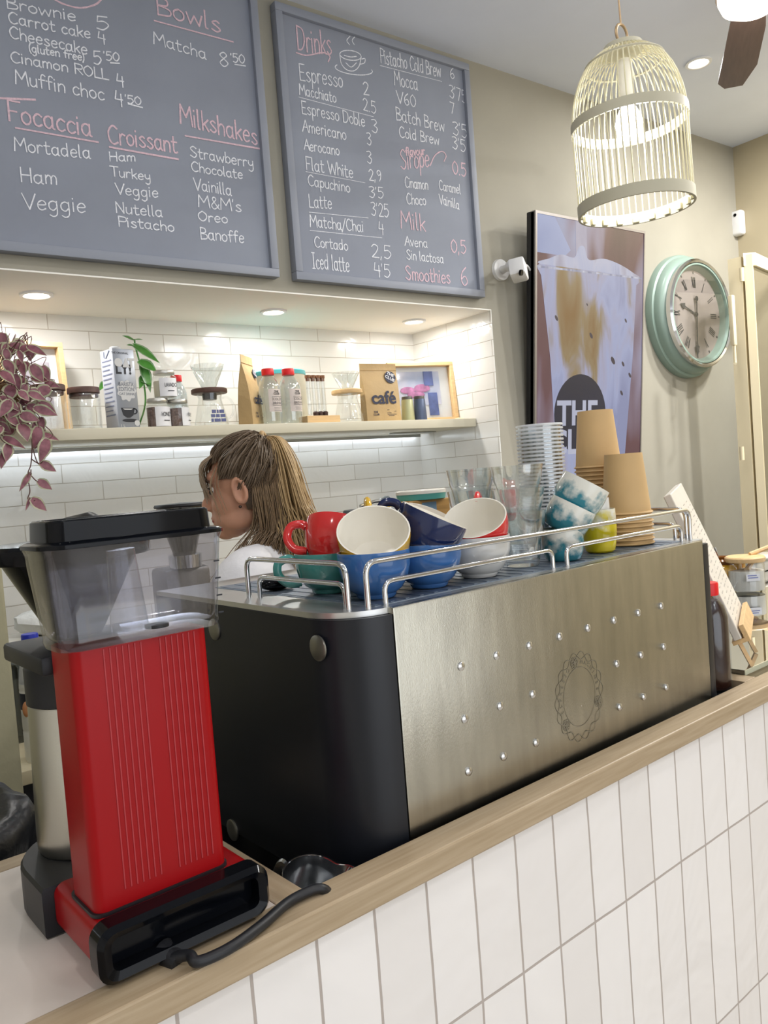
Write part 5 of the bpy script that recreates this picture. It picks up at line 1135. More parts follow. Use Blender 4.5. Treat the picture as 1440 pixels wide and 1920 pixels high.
rings(b, [rr2(.227, .418, .747, .849, .028, TT + .0005), rr2(.227, .418, .747, .849, .028, TT + .004), rr2(.230, .415, .750, .846, .026, TT + .006), rr2(.237, .405, .757, .839, .018, TT + .007), rr2(.238, .404, .758, .838, .018, TT + .0255), rr2(.240, .402, .760, .836, .016, TT + .027), rr2(.244, .398, .764, .832, .013, TT + .027), rr2(.246, .396, .766, .830, .012, TT + .020)]); build('tank_lid', b, M_BLACKG, t, smooth=30)
# brew basket, arm and holder
bc = (.315, .945)
MB_ = Matrix.Translation((bc[0], bc[1], 0))
b = new(); lathe(b, [(.026, Z(.300)), (.074, Z(.392)), (.070, Z(.392)), (.023, Z(.300))], 36, M=MB_); bk = build('brew_basket', b, M_BLACKG, t)
b = new(); lathe(b, [(0, Z(.393)), (.088, Z(.393)), (.090, Z(.396)), (.090, Z(.409)), (.086, Z(.413)), (0, Z(.416))], 40, M=MB_); build('basket_lid', b, M_BLACKG, t)
b = new(); tube(b, [(.32, .83, Z(.425)), (.318, .88, Z(.437)), (.315, .945, Z(.432)), (.315, .955, Z(.417))], .008, 12); build('outlet_arm', b, M_BLACKP, t)
b = new(); box(b, .243, .398, .846, .985, Z(.282), Z(.302), bev=.004); box(b, .27, .37, .83, .86, Z(.25), Z(.315), bev=.003); build('basket_holder', b, M_BLACKP, t)
SP = [(.231, .879), (.415, .879)] + [(.323 + .092 * math.cos(a), .942 + .092 * math.sin(a)) for a in [i * PI / 16 for i in range(17)]]
def sring(z, k=1.0): return [Vector((.323 + (x - .323) * k, .94 + (y - .94) * k, z)) for x, y in SP]
b = new(); rings(b, [sring(Z(.001), .985), sring(Z(.004)), sring(Z(.050)), sring(Z(.054), .97)]); build('carafe_stand', b, M_BLACKP, t, smooth=30)
# thermal carafe
q = cw(.3125, .966, Z(.0545))
t = thing('thermal_carafe', 'brushed steel thermal carafe with black collar behind the red brewer', 'carafe', q, CA)
b = new(); lathe(b, [(0, 0), (.054, 0), (.056, .004), (.056, .02), (.0525, .17), (.0515, .172), (0, .172)], 44); build('body', b, M_STEEL, t)
b = new(); lathe(b, [(.050, .172), (.0535, .173), (.0535, .214), (.051, .218), (.047, .214), (.044, .198), (0, .192)], 44); build('collar', b, M_BLACKP, t)
b = new(); tube(b, cat([(.03, .04, .205), (.055, .075, .20), (.06, .085, .14), (.05, .07, .06), (.035, .04, .05)], 8), .009, 10); build('handle', b, M_BLACKP, t)
b = new(); lathe(b, [(0, .193), (.030, .195), (.028, .206), (0, .208)], 28); build('lid', b, M_BLACKG, t)

# ------------------------------------------------------------------ milk pitcher in the gap beside the machine
q = cz(586, 1642, ZL - .014)
t = thing('milk_pitcher', 'stainless steel milk pitcher in the gap beside the espresso machine', 'pitcher', (0, 0, 0), CA)
R0 = 56 * mpp(cw(q.x, q.y, ZL - .02)); hp = .074; n = 48; TL = .33
t.rotation_euler = (TL, 0, CA); t.location = cw(q.x, q.y, ZL - .014) - CVX * (-math.sin(TL) * hp) - Vector((0, 0, math.cos(TL) * hp)); rr = []
def pr_ring(r, z, sp, inner=0):
    out = []
    for i in range(n):
        a = 2 * PI * i / n; s = max(0, math.cos(a - SPA)) ** 26; out.append(Vector(((r + sp * s) * math.cos(a), (r + sp * s) * math.sin(a), z + sp * .35 * s)))
    return out
SPA = -.42
for f, z, sp in ((.80, 0, 0), (1.02, .004, 0), (1.04, .02, 0), (.98, .045, .001), (.94, hp * .85, .008), (1.0, hp, .016)): rr.append(pr_ring(R0 * f, z, sp))
for f, z, sp in ((.98, hp, .016), (.92, hp * .85, .008), (.96, .045, .001), (1.01, .02, 0), (.98, .008, 0), (.3, .004, 0)): rr.append(pr_ring(R0 * f, z, sp))
b = new(); rings(b, rr); jg = build('jug', b, mat('pitcher_steel', 'b9bbbd', .2, 1.0), t, smooth=60)
b = new(); tube(b, pr_ring(R0 * .99, hp, .016), .0011, 6, closed=True); build('rolled_rim', b, M_CHROME, t)
b = new(); tube(b, cat([(-R0 * .9, .012, hp * .76), (-R0 * 1.25, .02, hp * .76), (-R0 * 1.45, .022, hp * .55), (-R0 * 1.3, .02, hp * .25), (-R0 * 1.0, .012, hp * .2)], 8), .005, 8, flat=1.6); build('handle', b, mat('pitcher_steel', 'b9bbbd'), t, rot=(0, 0, -1.0))
# cold brew bottle on a black mat at the right of the machine
qc = Vector((1.499, .808, 0))
t = thing('mat_block', 'black rubber mat at the right end of the machine well', 'mat', cw(1.49, .86, ZW), CA)
b = new(); box(b, -.03, .03, -.09, .12, 0, .0705, bev=.003); k = build('mat_foot', b, M_BLACKP, t)
b = new(); box(b, -.040, .038, -.1005, .16, .0706, .0855, bev=.003); build('mat_top', b, M_BLACKP, t)
t = thing('drink_bottle', 'red capped bottle of dark brown cold brew beside the espresso machine', 'bottle', cw(qc.x, qc.y, ZL - .0142), CA + .3)
hB = zat(*cw(qc.x, qc.y, 0).xy, 1092) - (ZL - .0142); bottle_parts(t, hB, .0375, False, mat('cold_brew', '3a2018', .15))

# ------------------------------------------------------------------ display case at the right
t = cthing('display_case', 'glass topped display case beyond the espresso machine', 'display case', 2.3, 1.1, 0)
zg = EYE - .450
b = new(); box(b, 1.577, 3.3, .78, 1.5, zg - .010, zg, bev=.001)
m = clear('case_glass', '9aa39c', .02, 4.5); build('glass_top', b, m, t, smooth=0)
b = new(); box(b, 1.577, 3.3, .7785, .7798, zg - .010, zg); build('polished_edge', b, mat('glass_edge', 'c9cbb4', .2), t, smooth=0)
b = new()
for v_ in (.79, 1.47): box(b, 1.58, 3.3, v_, v_ + .02, zg - .035, zg - .0105)
for u_ in (1.58, 2.5, 3.28): box(b, u_, u_ + .02, .79, 1.49, zg - .035, zg - .0105)
for u_ in (1.58, 3.28): box(b, u_, u_ + .02, 1.47, 1.49, .1, zg - .035)
build('frame', b, M_CREAM, t, smooth=0)
b = new(); box(b, 1.6, 3.26, .80, 1.45, .62, .635); build('glass_shelf', b, M_GLASS, t, smooth=0)
b = new(); box(b, 1.6, 3.28, .80, 1.46, .1, .34); build('base_cabinet', b, mat('case_base', '5f5a50', .6), t, smooth=0)
# easel sign
dpt = 1.63
PB = PD(1391, 1198, dpt); PTp = PD(1257, 926, dpt + .02)
up = (PTp - PB).normalized(); vd = ray(1330, 1060).normalized(); vd.z = 0; vd.normalize(); side = Vector((-vd.y, vd.x, 0))
wdir = (vd * math.cos(.115) - side * math.sin(.115)).normalized() ; wdir = (wdir - up * wdir.dot(up)).normalized(); LH = (PTp - PB).length
FE = frame(PB, wdir, up)                       # x: across the board (away), y: up, z: towards the right hand side
t = thing('easel_sign', 'white board on a wooden easel leaning behind the machine end', 'sign', PB)
RE = FE.copy(); RE.translation = (0, 0, 0)
b = new(); box(b, 0, .20, 0, LH, -.016, 0, bev=.002, M=RE); bd = build('board', b, mat('sign_white', 'd9d2c6', .5, noise=.04, nscale=20), t, smooth=0)
b = new(); rg = random.Random(5)
for i in range(22):
    y = LH * (.10 + .037 * i); x = .03
    while x < .18:
        L_ = rg.uniform(.008, .03); box(b, x, min(.19, x + L_), y, y + .0022, .0001, .0005, M=RE); x += L_ + rg.uniform(.006, .04)
build('small_print', b, mat('print_grey', 'b3aca3', .6), bd, smooth=0)
b = new(); box(b, .005, .195, -.010, -.001, -.022, .014, bev=.001, M=RE); box(b, .005, .195, -.004, .026, .004, .014, bev=.001, M=RE); build('tray', b, M_PINE, t, smooth=0)
for x in (.03, .15):
    foot = RE @ Vector((x, -.02, -.012)); b = new(); dd = (RE @ Vector((x, .25, -.022))); gz = zg + .0015 - PB.z
    f0 = foot + (foot - dd).normalized() * max(0.0, (foot.z - gz) / max(.05, (dd - foot).normalized().z)); tube(b, [f0, dd], .0055, 4); build('leg', b, M_PINE, t, smooth=0)
f1 = RE @ Vector((.09, .24, -.025)); b = new(); gz = zg + .0015 - PB.z; tube(b, [f1, Vector((f1.x - .10, f1.y + .04, gz))], .008, 4); build('back_leg', b, M_PINE, t, smooth=0)

# jars on the display case
q = PZ(1362, 1108, zg); q = q + Vector((.53, .80, 0)) * .03
t = thing('honey_jar', 'yellow glazed pot with brown rim and a spoon in it', 'pot', (q.x, q.y, zg + .0005))
R = 38 * mpp(q); H = zat(q.x, q.y, 1046) - zg
b = new(); lathe(b, [(0, 0), (R * .60, 0), (R * .64, H * .05), (R * .92, H * .40), (R * .98, H * .60), (R * .90, H * .78), (R * .86, H * .83), (R * .95, H * .90), (R * .96, H * .95), (R * .88, H), (R * .80, H * .95), (R * .8, H * .6), (0, H * .3)], 40, mis=[0] * 6 + [1] * 6); build('body', b, [glaze('honey_glaze', 'd3a02c'), glaze('brown_glaze', '7a4a1e')], t)
b = new(); tube(b, cat([(R * .85, -R * .3, H * .8), (R * 1.2, -R * .45, H * .78), (R * 1.2, -R * .45, H * .5), (R * .9, -R * .3, H * .4)], 6), .006, 8); build('handle', b, glaze('honey_glaze', 'd3a02c'), t)
b = new(); s0 = PD(1338, 1028, depth(q)) - Vector((q.x, q.y, zg)); tube(b, [(0, 0, H * .5), (s0 * .6 + Vector((0, 0, H * .35))), s0], [.003, .005, .008], 8, flat=.4); sp_ = build('spoon', b, M_CHROME, None); sp_.location = (q.x, q.y, zg + .0005); tag(sp_, 'metal spoon standing in the yellow pot', 'spoon')
q = PZ(1413, 1113, zg); q = q + Vector((.55, .8, 0)) * .045
t = thing('glass_jar', 'white filled glass jar with pale wooden lid and scoop', 'jar', (q.x, q.y, zg + .0005))
R = 33 * mpp(q); H = zat(q.x, q.y, 1052) - zg
b = new(); lathe(b, [(0, 0), (R * .96, 0), (R, .005), (R, H * .90), (R * .92, H), (R * .89, H), (R * .965, H * .9), (R * .965, .008), (0, .006)], 40); build('glass_body', b, M_GLASS, t)
b = new(); lathe(b, [(0, .007), (R * .955, .008), (R * .955, H * .70), (0, H * .72)], 36); build('white_filling', b, mat('white_powder', 'e9e5dc', .8), t)
b = new(); lathe(b, [(0, H * .99), (R * 1.05, H * .99), (R * 1.07, H * 1.03), (R * 1.07, H * 1.12), (R * 1.0, H * 1.16), (0, H * 1.16)], 40); build('wooden_lid', b, M_PINE, t)
b = new(); tube(b, [(-.01, -.01, H * .72), (.05, 0, H * .96)], [.009, .006], 8); tube(b, [(.03, 0, H * 1.18), (.09, -.03, H * 1.35)], [.007, .008], 8); build('scoop', b, M_PINE, t)
b = new(); MMj = frame((0, 0, 0), RH, UPZ) ; prism(b, [(-.024, H * .42), (.018, H * .42), (.018, H * .64), (-.024, H * .64)], R + .001, R + .002, M=MMj); k = build('label', b, M_PAPER, t, smooth=0)
b = new(); 
for i, (a_, c_) in enumerate(((-.020, .008), (-.019, .012))): prism(b, [(a_, H * (.585 - i * .07)), (c_, H * (.585 - i * .07)), (c_, H * (.61 - i * .07)), (a_, H * (.61 - i * .07))], R + .0021, R + .0025, M=MMj)
build('label_print', b, mat('label_blue', '6a74b0', .5), k, smooth=0)
q = PZ(1420, 1052, zg); zz = zat(q.x, q.y, 1040)
p2 = PD(1420, 1060, 2.95); b = new(); o_ = Vector((p2.x, p2.y, zg + .0005)); htray = zat(p2.x, p2.y, 1041) - zg
t = thing('napkin_holder', 'white holder with rounded lid behind the glass jar', 'holder', o_, CA)
b = new(); box(b, -.085, .09, -.04, .04, 0, htray - .014, bev=.006); build('body', b, M_CUPIN, t)
b = new(); box(b, -.095, .10, -.05, .05, htray - .0138, htray, bev=.006); build('lid', b, M_CUPIN, t)
# ------------------------------------------------------------------ rear worktop in the niche and what stands on it
ZB = .90
t = thing('rear_worktop', 'cream edged worktop along the tiled niche', 'worktop', (0.5, 2.4, 0), ab=(.5, 2.4, 0))
b = new(); box(b, .36, XN - .006, 2.13, YN - .003, ZB - .035, ZB, bev=.002); build('worktop', b, M_CREAM, t)
b = new(); box(b, .37, XN - .006, 2.17, YN - .003, .08, ZB - .036); box(b, .37, XN - .006, 2.22, YN - .003, 0, .08); build('cupboards', b, mat('cupboard_dark', '23242a', .5), t, smooth=0)
M_SMOKE = clear('smoky_hopper', '8d8780', .08, 1.5)
def grinder(px, Y, zlid, wpx, label):
    q = Vector((onx(px, Y, zlid), Y, ZB)); t = thing('coffee_grinder', label, 'coffee grinder', q + Vector((0, 0, .0005)))
    R = wpx * mpp((q.x, q.y, zlid)) / 2; H = zlid - ZB - .001
    b = new(); box(b, -.08, .08, -.12, .12, 0, .05, bev=.01); box(b, -.075, .075, -.02, .115, .05, H - .20, bev=.015); build('body', b, mat('grinder_grey', '7d7a74', .35, .6), t)
    b = new(); lathe(b, [(0, H - .20), (.05, H - .20), (.052, H - .16), (.04, H - .155), (0, H - .155)], 28); build('collar', b, M_CHROME, t)
    b = new(); lathe(b, [(.036, H - .155), (R * .92, H - .015), (R * .92, H - .008), (R * .88, H - .008), (.032, H - .15)], 36); build('hopper', b, M_SMOKE, t)
    b = new(); lathe(b, [(0, H - .010), (R * .98, H - .010), (R, H - .006), (R * .96, H), (0, H + .003)], 36); build('hopper_lid', b, M_BLACKP, t)
    b = new(); tube(b, [(0, -.02, H - .28), (0, -.09, H - .30), (0, -.10, H - .34)], .012, 12); build('spout', b, M_CHROME, t)
    return q, R
grinder(338, 2.40, zat(onx(338, 2.40, 1.5), 2.40, 944), 98, 'coffee grinder with smoky hopper behind the clear water tank')
gq, gR = grinder(694, 2.40, zat(onx(694, 2.40, 1.5), 2.40, 953), 104, 'coffee grinder with black lid behind the red cup')
zl2 = zat(onx(694, 2.40, 1.5), 2.40, 953) + .006
p0 = Vector((onx(676, 2.36, zl2), 2.36, zl2)); p1 = Vector((onx(728, 2.42, zl2), 2.42, zl2 + .012))
t = thing('serving_tongs', 'dark ended tongs lying on the grinder lid behind the cups', 'tongs', p0)
d = p1 - p0; b = new(); tube(b, [(0, 0, .008), d * .5 + Vector((0, 0, .012)), d * .75 + Vector((0, 0, .010))], [.006, .006, .008], 8); build('arms', b, M_CHROME, t)
b = new(); 
for k in range(5): tube(b, [d * .7 + Vector((0, 0, .010)), d * .98 + Vector((.004 * k - .008, .014 * k - .028, .010 + .004 * (k % 2)))], [.006, .008], 8)
build('scalloped_tip', b, mat('tip_grey', '5d6468', .4), t)
# milk jug and tub at the left end
q = PY(52, 1420, 2.18); z0 = ZB + .0005; px_ = onx(64, 2.2, 1.1)
t = thing('milk_bottle', 'plastic milk bottle with blue cap behind the carafe', 'bottle', (px_, 2.2, z0))
H = zat(px_, 2.2, 1188) - z0; R = 27 * mpp((px_, 2.2, 1.1))
b = new(); lathe(b, [(0, 0), (R * .95, 0), (R, .006), (R, H * .24), (R * .97, H * .25), (R, H * .26), (R, H * .56), (R * .97, H * .57), (R, H * .58), (R * .98, H * .62), (R * .88, H * .72), (R * .62, H * .86), (R * .5, H * .91), (0, H * .91)], 36, mis=[0] * 9 + [1] * 4); bd = build('body', b, [mat('milk_white', 'e4e1d4', .4), mat('milky_plastic', 'cfd0cf', .3, trans=.4)], t)
b = new(); lathe(b, [(R * 1.004, H * .42), (R * 1.006, H * .42), (R * 1.006, H * .55), (R * 1.004, H * .55), (R * 1.004, H * .42)], 36); build('label', b, M_INK, bd)
b = new(); ball(b, (-R * .8, -R * .62, H * .43), (.009, .006, .02), 12, 8); build('label_picture', b, mat('label_peach', 'c98a5a', .5), bd)
b = new(); lathe(b, [(0, H * .91), (R * .54, H * .91), (R * .56, H * .92), (R * .56, H * .99), (R * .52, H), (0, H)], 28); build('cap', b, mat('blue_cap', '2637b4', .35), t)
qx = onx(28, 2.45, 1.1); z1 = zat(qx, 2.45, 1290); 
t = thing('storage_tub', 'clear tub with white lid at the left end of the worktop', 'tub', (qx, 2.47, ZB + .0005))
zt1 = zat(qx, 2.47, 1198) - ZB; b = new(); rings(b, [rr2(-.07, .09, -.08, .08, .012, 0, 4), rr2(-.078, .098, -.088, .088, .012, zt1 - .05, 4), rr2(-.076, .096, -.086, .086, .012, zt1 - .05, 4), rr2(-.067, .087, -.077, .077, .012, .003, 4)]); build('box', b, clear('tub_plastic', 'd8dbdb', .1, 1.5), t)
b = new(); rings(b, [rr2(-.082, .102, -.092, .092, .012, zt1 - .05, 4), rr2(-.082, .102, -.092, .092, .012, zt1 - .002, 4), rr2(-.078, .098, -.088, .088, .012, zt1, 4)]); build('lid', b, M_CUPIN, t)
for k in range(4):
    b = new(); lathe(b, [(0, .0), (.016, 0), (.016, zt1 - .09), (.010, zt1 - .08), (0, zt1 - .08)], 14); o = build('milk_sachet', b, mat('sachet_foil', 'a3a39c', .35, .6), None, loc=(qx - .045 + .04 * k, 2.45 + .02 * (k % 2), ZB + .0045)); tag(o, 'small foil tube standing inside the clear tub', 'tube', 'foil tubes in the clear tub')
b = new(); rg = random.Random(4)
rr = [[Vector(((.03 + .055 * math.sin(PI * min(1, f + .12))) * (1 + .18 * math.sin(3 * a + 7 * f)) * math.cos(a), (.02 + .05 * math.sin(PI * min(1, f + .12))) * (1 + .2 * math.sin(4 * a + 5 * f)) * math.sin(a), .075 * f)) for a in [i * PI / 10 for i in range(20)]] for f in (0, .15, .35, .55, .75, .9, 1.0)]
rings(b, rr); tag(build('paper_bag', b, mat('thin_bag', 'd9dad6', .4, bump=.4, bscale=40), None, loc=(qx + .075, 2.45, ZB + zt1 + .002), rot=(0, .25, .3), smooth=60), 'crumpled white bag lying on the tub lid', 'bag')
# black bin behind the counter at the left
BX = PY(60, 1530, 1.5).x; BZ = PY(0, 1500, 1.5).z - .06
t = thing('waste_bin', 'black lined waste bin at the far left behind the counter', 'bin', (BX - .20, 1.5, 0))
b = new(); lathe(b, [(0, 0), (.15, 0), (.19, BZ), (.186, BZ), (.147, .004), (0, .004)], 36); build('bucket', b, M_BLACKP, t)
b = new(); n = 40; rr = []
for r, z in ((.193, BZ - .12), (.197, BZ - .02), (.202, BZ + .035), (.192, BZ + .06), (.16, BZ + .07), (.08, BZ + .055), (.02, BZ + .04)):
    rr.append([Vector((r * (1 + .03 * math.sin(7 * a + z * 40)) * math.cos(a), r * (1 + .03 * math.sin(5 * a + z * 30)) * math.sin(a), z + .012 * math.sin(6 * a + r * 50))) for a in [2 * PI * i / n for i in range(n)]])
rings(b, rr, cap0=False); build('liner', b, mat('bin_liner', '14161b', .33, bump=.5, bscale=18), t, smooth=70)

# ------------------------------------------------------------------ the barista
EAR = PD(451, 922, 1.93)
fw = (-RH * math.cos(.12) - BK * math.sin(.12)).normalized(); lf = UPZ.cross(fw)
HB = Matrix((fw, lf, UPZ)).transposed().to_4x4()
HC0 = EAR - (HB @ Vector((-.008, .074, -.004)))
root = Vector((HC0.x, HC0.y, 0)) - fw * .05; hz = HC0.z
t = thing('person', 'person with a half up ponytail in a white t-shirt working behind the counter', 'person', root)
t.rotation_euler = (0, 0, math.atan2(fw.y, fw.x))
HP = Matrix.Translation((.05, 0, hz)) @ Matrix.Rotation(.07, 4, 'Y')      # head frame inside the person: x ahead, y left, z up
def skin(V, E, Rr, sub=2):
    me = bpy.data.meshes.new('s'); me.from_pydata([Vector(v) for v in V], E, []); o = bpy.data.objects.new('s', me); COL.objects.link(o)
    o.modifiers.new('k', 'SKIN'); s = o.modifiers.new('u', 'SUBSURF'); s.levels = sub; s.render_levels = sub
    for i, d in enumerate(me.skin_vertices[0].data):
        r = Rr[i]; d.radius = r if isinstance(r, tuple) else (r, r); d.use_root = (i == 0)
    dg = bpy.context.evaluated_depsgraph_get(); m2 = bpy.data.meshes.new_from_object(o.evaluated_get(dg)); bpy.data.objects.remove(o); return m2
def chainv(V, E, Rr, start, pts, rads):
    p = start
    for q, r in zip(pts, rads): V.append(q); Rr.append(r); E.append((p, len(V) - 1)); p = len(V) - 1
    return p
def body(add=0.0, full=True):
    hz = globals()['hz'] + .062; UP = .062
    V, E, Rr = [(-.02, 0, hz - .70)], [], [(.145 + add, .105 + add)]
    w = chainv(V, E, Rr, 0, [(-.015, 0, hz - .56), (.0, 0, hz - .42), (.015, 0, hz - .30)], [(.115 + add, .092 + add), (.13 + add, .10 + add), (.125 + add, .085 + add)])
    nk = chainv(V, E, Rr, w, [(.005, 0, hz - .205)], [.062 + add])
    if full: chainv(V, E, Rr, nk, [(.01, 0, hz - UP - .11), (.03, 0, hz - UP - .06)], [.049, .050])
    for s in (1, -1):
        sh = chainv(V, E, Rr, w, [(.012, s * .115, hz - .245), (.030, s * .170, hz - .268)], [.066 + add, .064 + add])
        if full:
            wr = chainv(V, E, Rr, sh, [(.045, s * .208, hz - .39), (.07, s * .215, hz - .53), (.14, s * .185, hz - .56), (.25, s * .14, hz - .565), (.285, s * .135, hz - .567)], [.046, .038, .036, .026, .026])
            pm = chainv(V, E, Rr, wr, [(.325, s * .13, hz - .57)], [(.030, .020)])
            for k, (dy, L) in enumerate(((-.026, .062), (-.009, .072), (.009, .068), (.026, .054))):
                chainv(V, E, Rr, pm, [(.352, s * (.13) + dy, hz - .572), (.352 + L * .5, s * .13 + dy * 1.15, hz - .578), (.352 + L * .8, s * .13 + dy * 1.2, hz - .60), (.352 + L * .85, s * .13 + dy * 1.2, hz - .618)], [.0095, .009, .0085, .0075])
            chainv(V, E, Rr, wr, [(.305, s * .13 - s * .03, hz - .572), (.335, s * .13 - s * .05, hz - .585), (.36, s * .13 - s * .052, hz - .60)], [.012, .010, .0085])
        else: chainv(V, E, Rr, sh, [(.045, s * .205, hz - .38), (.06, s * .212, hz - .44)], [.056 + add, .062 + add])
        if full:
            chainv(V, E, Rr, 0, [(-.02, s * .085, hz - .78), (.0, s * .095, hz - 1.12), (-.03, s * .095, hz - 1.46), (-.03, s * .095, .07), (.03, s * .10, .045), (.11, s * .105, .03)], [.092, .062, .042, .040, (.036, .04), (.034, .022)])
    return V, E, Rr
b = new(); b.from_mesh(skin(*body()))
# head shapes, melted together with the body below
def hb(c, r): ball(b, c, r, 24, 16, M=HP)
hb((-.012, 0, .030), (.096, .076, .096)); hb((.030, 0, -.020), (.062, .062, .085)); hb((.045, 0, -.060), (.045, .048, .055)); hb((.066, 0, -.098), (.026, .026, .020)); hb((.02, .040, -.066), (.045, .018, .030)); hb((.02, -.040, -.066), (.045, .018, .030))
hb((.052, .034, -.030), (.030, .022, .026)); hb((.052, -.034, -.030), (.030, .022, .026)); hb((.075, 0, .040), (.016, .045, .022))
tube(b, [HP @ Vector(v) for v in ((.086, 0, .018), (.096, 0, -.002), (.108, 0, -.022), (.112, 0, -.032))], [.008, .009, .012, .010], 12); hb((.100, .011, -.035), (.010, .008, .007)); hb((.100, -.011, -.035), (.010, .008, .007))
hb((.088, 0, -.060), (.012, .022, .0065)); hb((.085, 0, -.073), (.012, .019, .007)); hb((.078, 0, -.05), (.018, .02, .014))
for s in (1, -1):
    tube(b, [HP @ Vector((-.008 + .016 * math.cos(a) + .004 * math.sin(a), s * (.078 + .006 * math.sin(a / 2)), -.002 + .029 * math.sin(a))) for a in [i * PI / 10 for i in range(20)]], .0058, 8, closed=True)
    hb((-.008, s * .074, -.002), (.014, .006, .024)); hb((-.002, s * .078, -.026), (.008, .006, .009))
me = bpy.data.meshes.new('p'); b.to_mesh(me); b.free(); o = bpy.data.objects.new('p', me); COL.objects.link(o)
rm = o.modifiers.new('r', 'REMESH'); rm.mode = 'VOXEL'; rm.voxel_size = .0042; sm = o.modifiers.new('s', 'SMOOTH'); sm.factor = .5; sm.iterations = 4
dg = bpy.context.evaluated_depsgraph_get(); me2 = bpy.data.meshes.new_from_object(o.evaluated_get(dg)); bpy.data.objects.remove(o)
b = new(); b.from_mesh(me2)
seen = set(); isl = []
for v0 in b.verts:
    if v0 in seen: continue
    st = [v0]; seen.add(v0); cur = []
    while st:
        v = st.pop(); cur.append(v)
        for e in v.link_edges:
            w = e.other_vert(v)
            if w not in seen: seen.add(w); st.append(w)
    isl.append(cur)
isl.sort(key=len); bmesh.ops.delete(b, geom=[v for c in isl[:-1] for v in c], context='VERTS')
build('body', b, mat('skin', 'c9957a', .5, noise=.04, nscale=30, sss=.15), t, smooth=180)
b = new(); b.from_mesh(skin(*body(add=.016, full=False)))
for v in b.verts: v.co += Vector((math.sin(v.co.z * 60 + v.co.y * 25) * .003, math.sin(v.co.z * 45 + v.co.x * 40) * .003, 0))
build('t_shirt', b, mat('white_cotton', 'dedde0', .85, bump=.3, bscale=30), t, smooth=180)
V, E, Rr = [(-.02, 0, hz - .70)], [], [(.158, .118)]
for s in (1, -1): chainv(V, E, Rr, 0, [(-.02, s * .085, hz - .78), (.0, s * .095, hz - 1.12), (-.03, s * .095, hz - 1.44)], [.105, .076, .060])
b = new(); b.from_mesh(skin(V, E, Rr)); build('trousers', b, mat('dark_denim', '2b3040', .8), t, smooth=180)
for s, nm in ((1, 'eye'), (-1, 'eye')):
    b = new(); ball(b, (.0700, s * .031, .006), .0125, 16, 12, M=HP); ey = build('eye', b, mat('eye_white', 'd8d2cc', .15), t)
    b = new(); ball(b, (.0785, s * .0335, .005), (.0055, .0062, .0062), 12, 10, M=HP); build('iris', b, mat('eye_dark', '2a1c17', .1), ey)
    b = new(); tube(b, [HP @ Vector(v) for v in ((.081, s * .020, .014), (.0855, s * .031, .0155), (.076, s * .044, .010), (.070, s * .050, .005))], .0022, 6); build('eyelashes', b, mat('lash', '2c211d', .7), ey)
    b = new(); tube(b, cat([HP @ Vector(v) for v in ((.089, s * .014, .030), (.088, s * .030, .036), (.076, s * .048, .032))], 5), .0032, 6, flat=.6); build('eyebrow', b, mat('brow', '5a4436', .8), t)
b = new(); ball(b, HP @ Vector((.089, 0, -.066)), (.009, .018, .0085), 14, 10); build('lips', b, mat('lips', 'a85a55', .4), t)
def hairmat(name, c1, c2): return mat(name, c1, .45, noise=.3, nscale=30, stretch=(60, 60, 4), color2=c2)
M_HR, M_HB, M_HM, M_HF = hairmat('hair_roots', '45392f', '8a7660'), hairmat('hair_blonde', '94774f', 'd0b07e'), hairmat('hair_mid', '54433a', 'a08460'), hairmat('hair_fringe', '7d6a55', 'a48c6c')
rg = random.Random(11); EC, ER = Vector((-.012, 0, .030)), Vector((.098, .079, .099))
def onskull(p, f=1.05):
    d = Vector(p) - EC; k = math.sqrt((d.x / ER.x) ** 2 + (d.y / ER.y) ** 2 + (d.z / ER.z) ** 2); return EC + d * (f / max(k, .05))
def lock(b, pts, r0, r1, n=7):
    P = cat([HP @ Vector(p) for p in pts], 4); m = len(P); tube(b, P, [(r0 * math.sin(PI * min(1, .25 + .5 * i / m)) ) * (1 - i / m) + r1 * (i / m) for i in range(m)], n, flat=.6)
TIE = Vector((-.060, 0, .118))
b = new(); ball(b, EC, ER * 1.035, 40, 28)
bmesh.ops.delete(b, geom=[v for v in b.verts if (v.co.x > .045 and v.co.z < .088) or (v.co.x > -.002 and v.co.z < .030 - max(0, .03 - v.co.x) * .2) or v.co.z < -.055], context='VERTS')
for v in b.verts: v.co = HP @ v.co
bmesh.ops.solidify(b, geom=b.faces[:], thickness=.003); 
for i in range(420):
    if i < 190: a = Vector((rg.uniform(.045, .085), rg.uniform(-.068, .068), rg.uniform(.08, .10)))
    else:
        s = rg.choice((1, 1, -1)); a = Vector((rg.uniform(-.085, .055), s * .08, rg.uniform(-.02, .06)))
        if a.x > .0: a.z = max(a.z, .032)
    a = onskull(a, 1.04); e = TIE + Vector((rg.uniform(-.01, .01), rg.uniform(-.012, .012), rg.uniform(-.012, .006))); w = rg.uniform(1.04, 1.15)
    pts = [a] + [onskull(a.lerp(e, f) + Vector((0, rg.uniform(-.01, .01), rg.uniform(-.008, .008))), w + .03 * math.sin(f * 6 + i)) for f in (.25, .5, .75)] + [e]
    lock(b, pts, rg.uniform(.0018, .0036), .0016, 5)
build('hair', b, M_HR, t, smooth=70)
b = new()
for i in range(330):
    s = rg.random(); y = rg.uniform(-.036, .040); j = lambda k: rg.uniform(-k, k)
    zz = -.10 - .10 * rg.random()
    pts = [TIE + Vector((0, y * .3, 0)), (-.080 - .026 * s, y * .7, .102 + .014 * s), (-.074 - .060 * s + j(.004), y * 1.1, .035 + .02 * s), (-.066 - .085 * s + j(.007), y * 1.3, -.045), (-.074 - .092 * s + j(.012), y * 1.5 + j(.01), -.110), (-.082 - .096 * s + j(.02), y * 1.6 + j(.015), zz - .05)]
    lock(b, pts, rg.uniform(.0022, .004), .0008, 5)
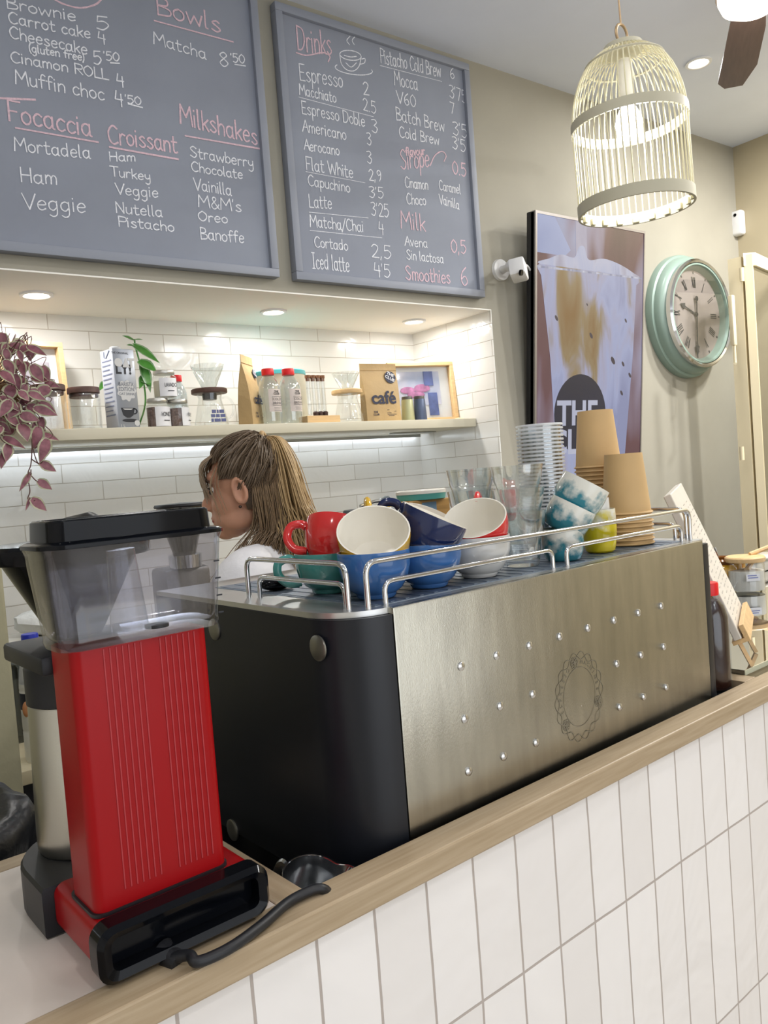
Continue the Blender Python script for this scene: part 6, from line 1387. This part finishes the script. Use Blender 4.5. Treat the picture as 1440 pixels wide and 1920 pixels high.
for i in range(14): 
    a = 2 * PI * i / 14; 
tube(b, [HP @ (TIE + Vector((.004 * math.sin(a) - .006, .016 * math.cos(a), .016 * math.sin(a)))) for a in [i * PI / 8 for i in range(16)]], .006, 8, closed=True)
build('ponytail', b, M_HB, t, smooth=70)['label'] = 'blonde ponytail'
b = new()
for i in range(300):
    s = rg.random(); sd = rg.choice((1, 1, 1, -1)); j = lambda k: rg.uniform(-k, k)
    a = onskull(Vector((-.035 - .075 * s, sd * (.07 - .03 * s), rg.uniform(-.04, .03))), 1.03); fwd = rg.random() ** 1.5
    pts = [onskull(a + Vector((-.01, 0, .05)), 1.04), a, (a.x - .005 + .03 * fwd + j(.005), a.y * 1.02, -.09), (a.x * .9 + .06 * fwd + j(.010), sd * (.058 + .03 * fwd) + j(.012), -.135 + j(.01)), (a.x * .85 + .13 * fwd + j(.016), sd * (.07 + .05 * fwd) + j(.018), -.17 - .05 * rg.random() * (1 + 1.2 * fwd))]
    lock(b, pts, rg.uniform(.002, .004), .0008, 5)
build('loose_hair', b, M_HM, t, smooth=70)['label'] = 'loose darker brown hair'
b = new()
for i in range(130):
    y = rg.uniform(-.058, .066); j = lambda k: rg.uniform(-k, k); e = abs(y) / .066
    pts = [onskull((.035, y * .6, .12), 1.06), onskull((.075, y * .85, .105), 1.10), (.104 - .020 * e + j(.004), y, .070 + j(.006)), (.112 - .030 * e + j(.005), y * 1.08, .035 + j(.01)), (.107 - .034 * e + j(.006), y * 1.12, .005 + j(.018) - .015 * e)]
    lock(b, pts, rg.uniform(.0012, .0024), .0006, 5)
for i in range(8):
    s = rg.choice((1, -1)); x = rg.uniform(.035, .06); lock(b, [onskull((x, s * .07, .07), 1.05), (x + .008, s * .077, .02), (x, s * .076, -.03), (x - .004, s * .074, -.055 + rg.uniform(-.02, .01))], .002, .0006)
build('fringe', b, M_HF, t, smooth=70)['label'] = 'light brown fringe'
b = new(); ball(b, HP @ Vector((-.004, .083, -.040)), .004, 10, 8); build('earring', b, mat('earring', '4a3a34', .3, .5), t)
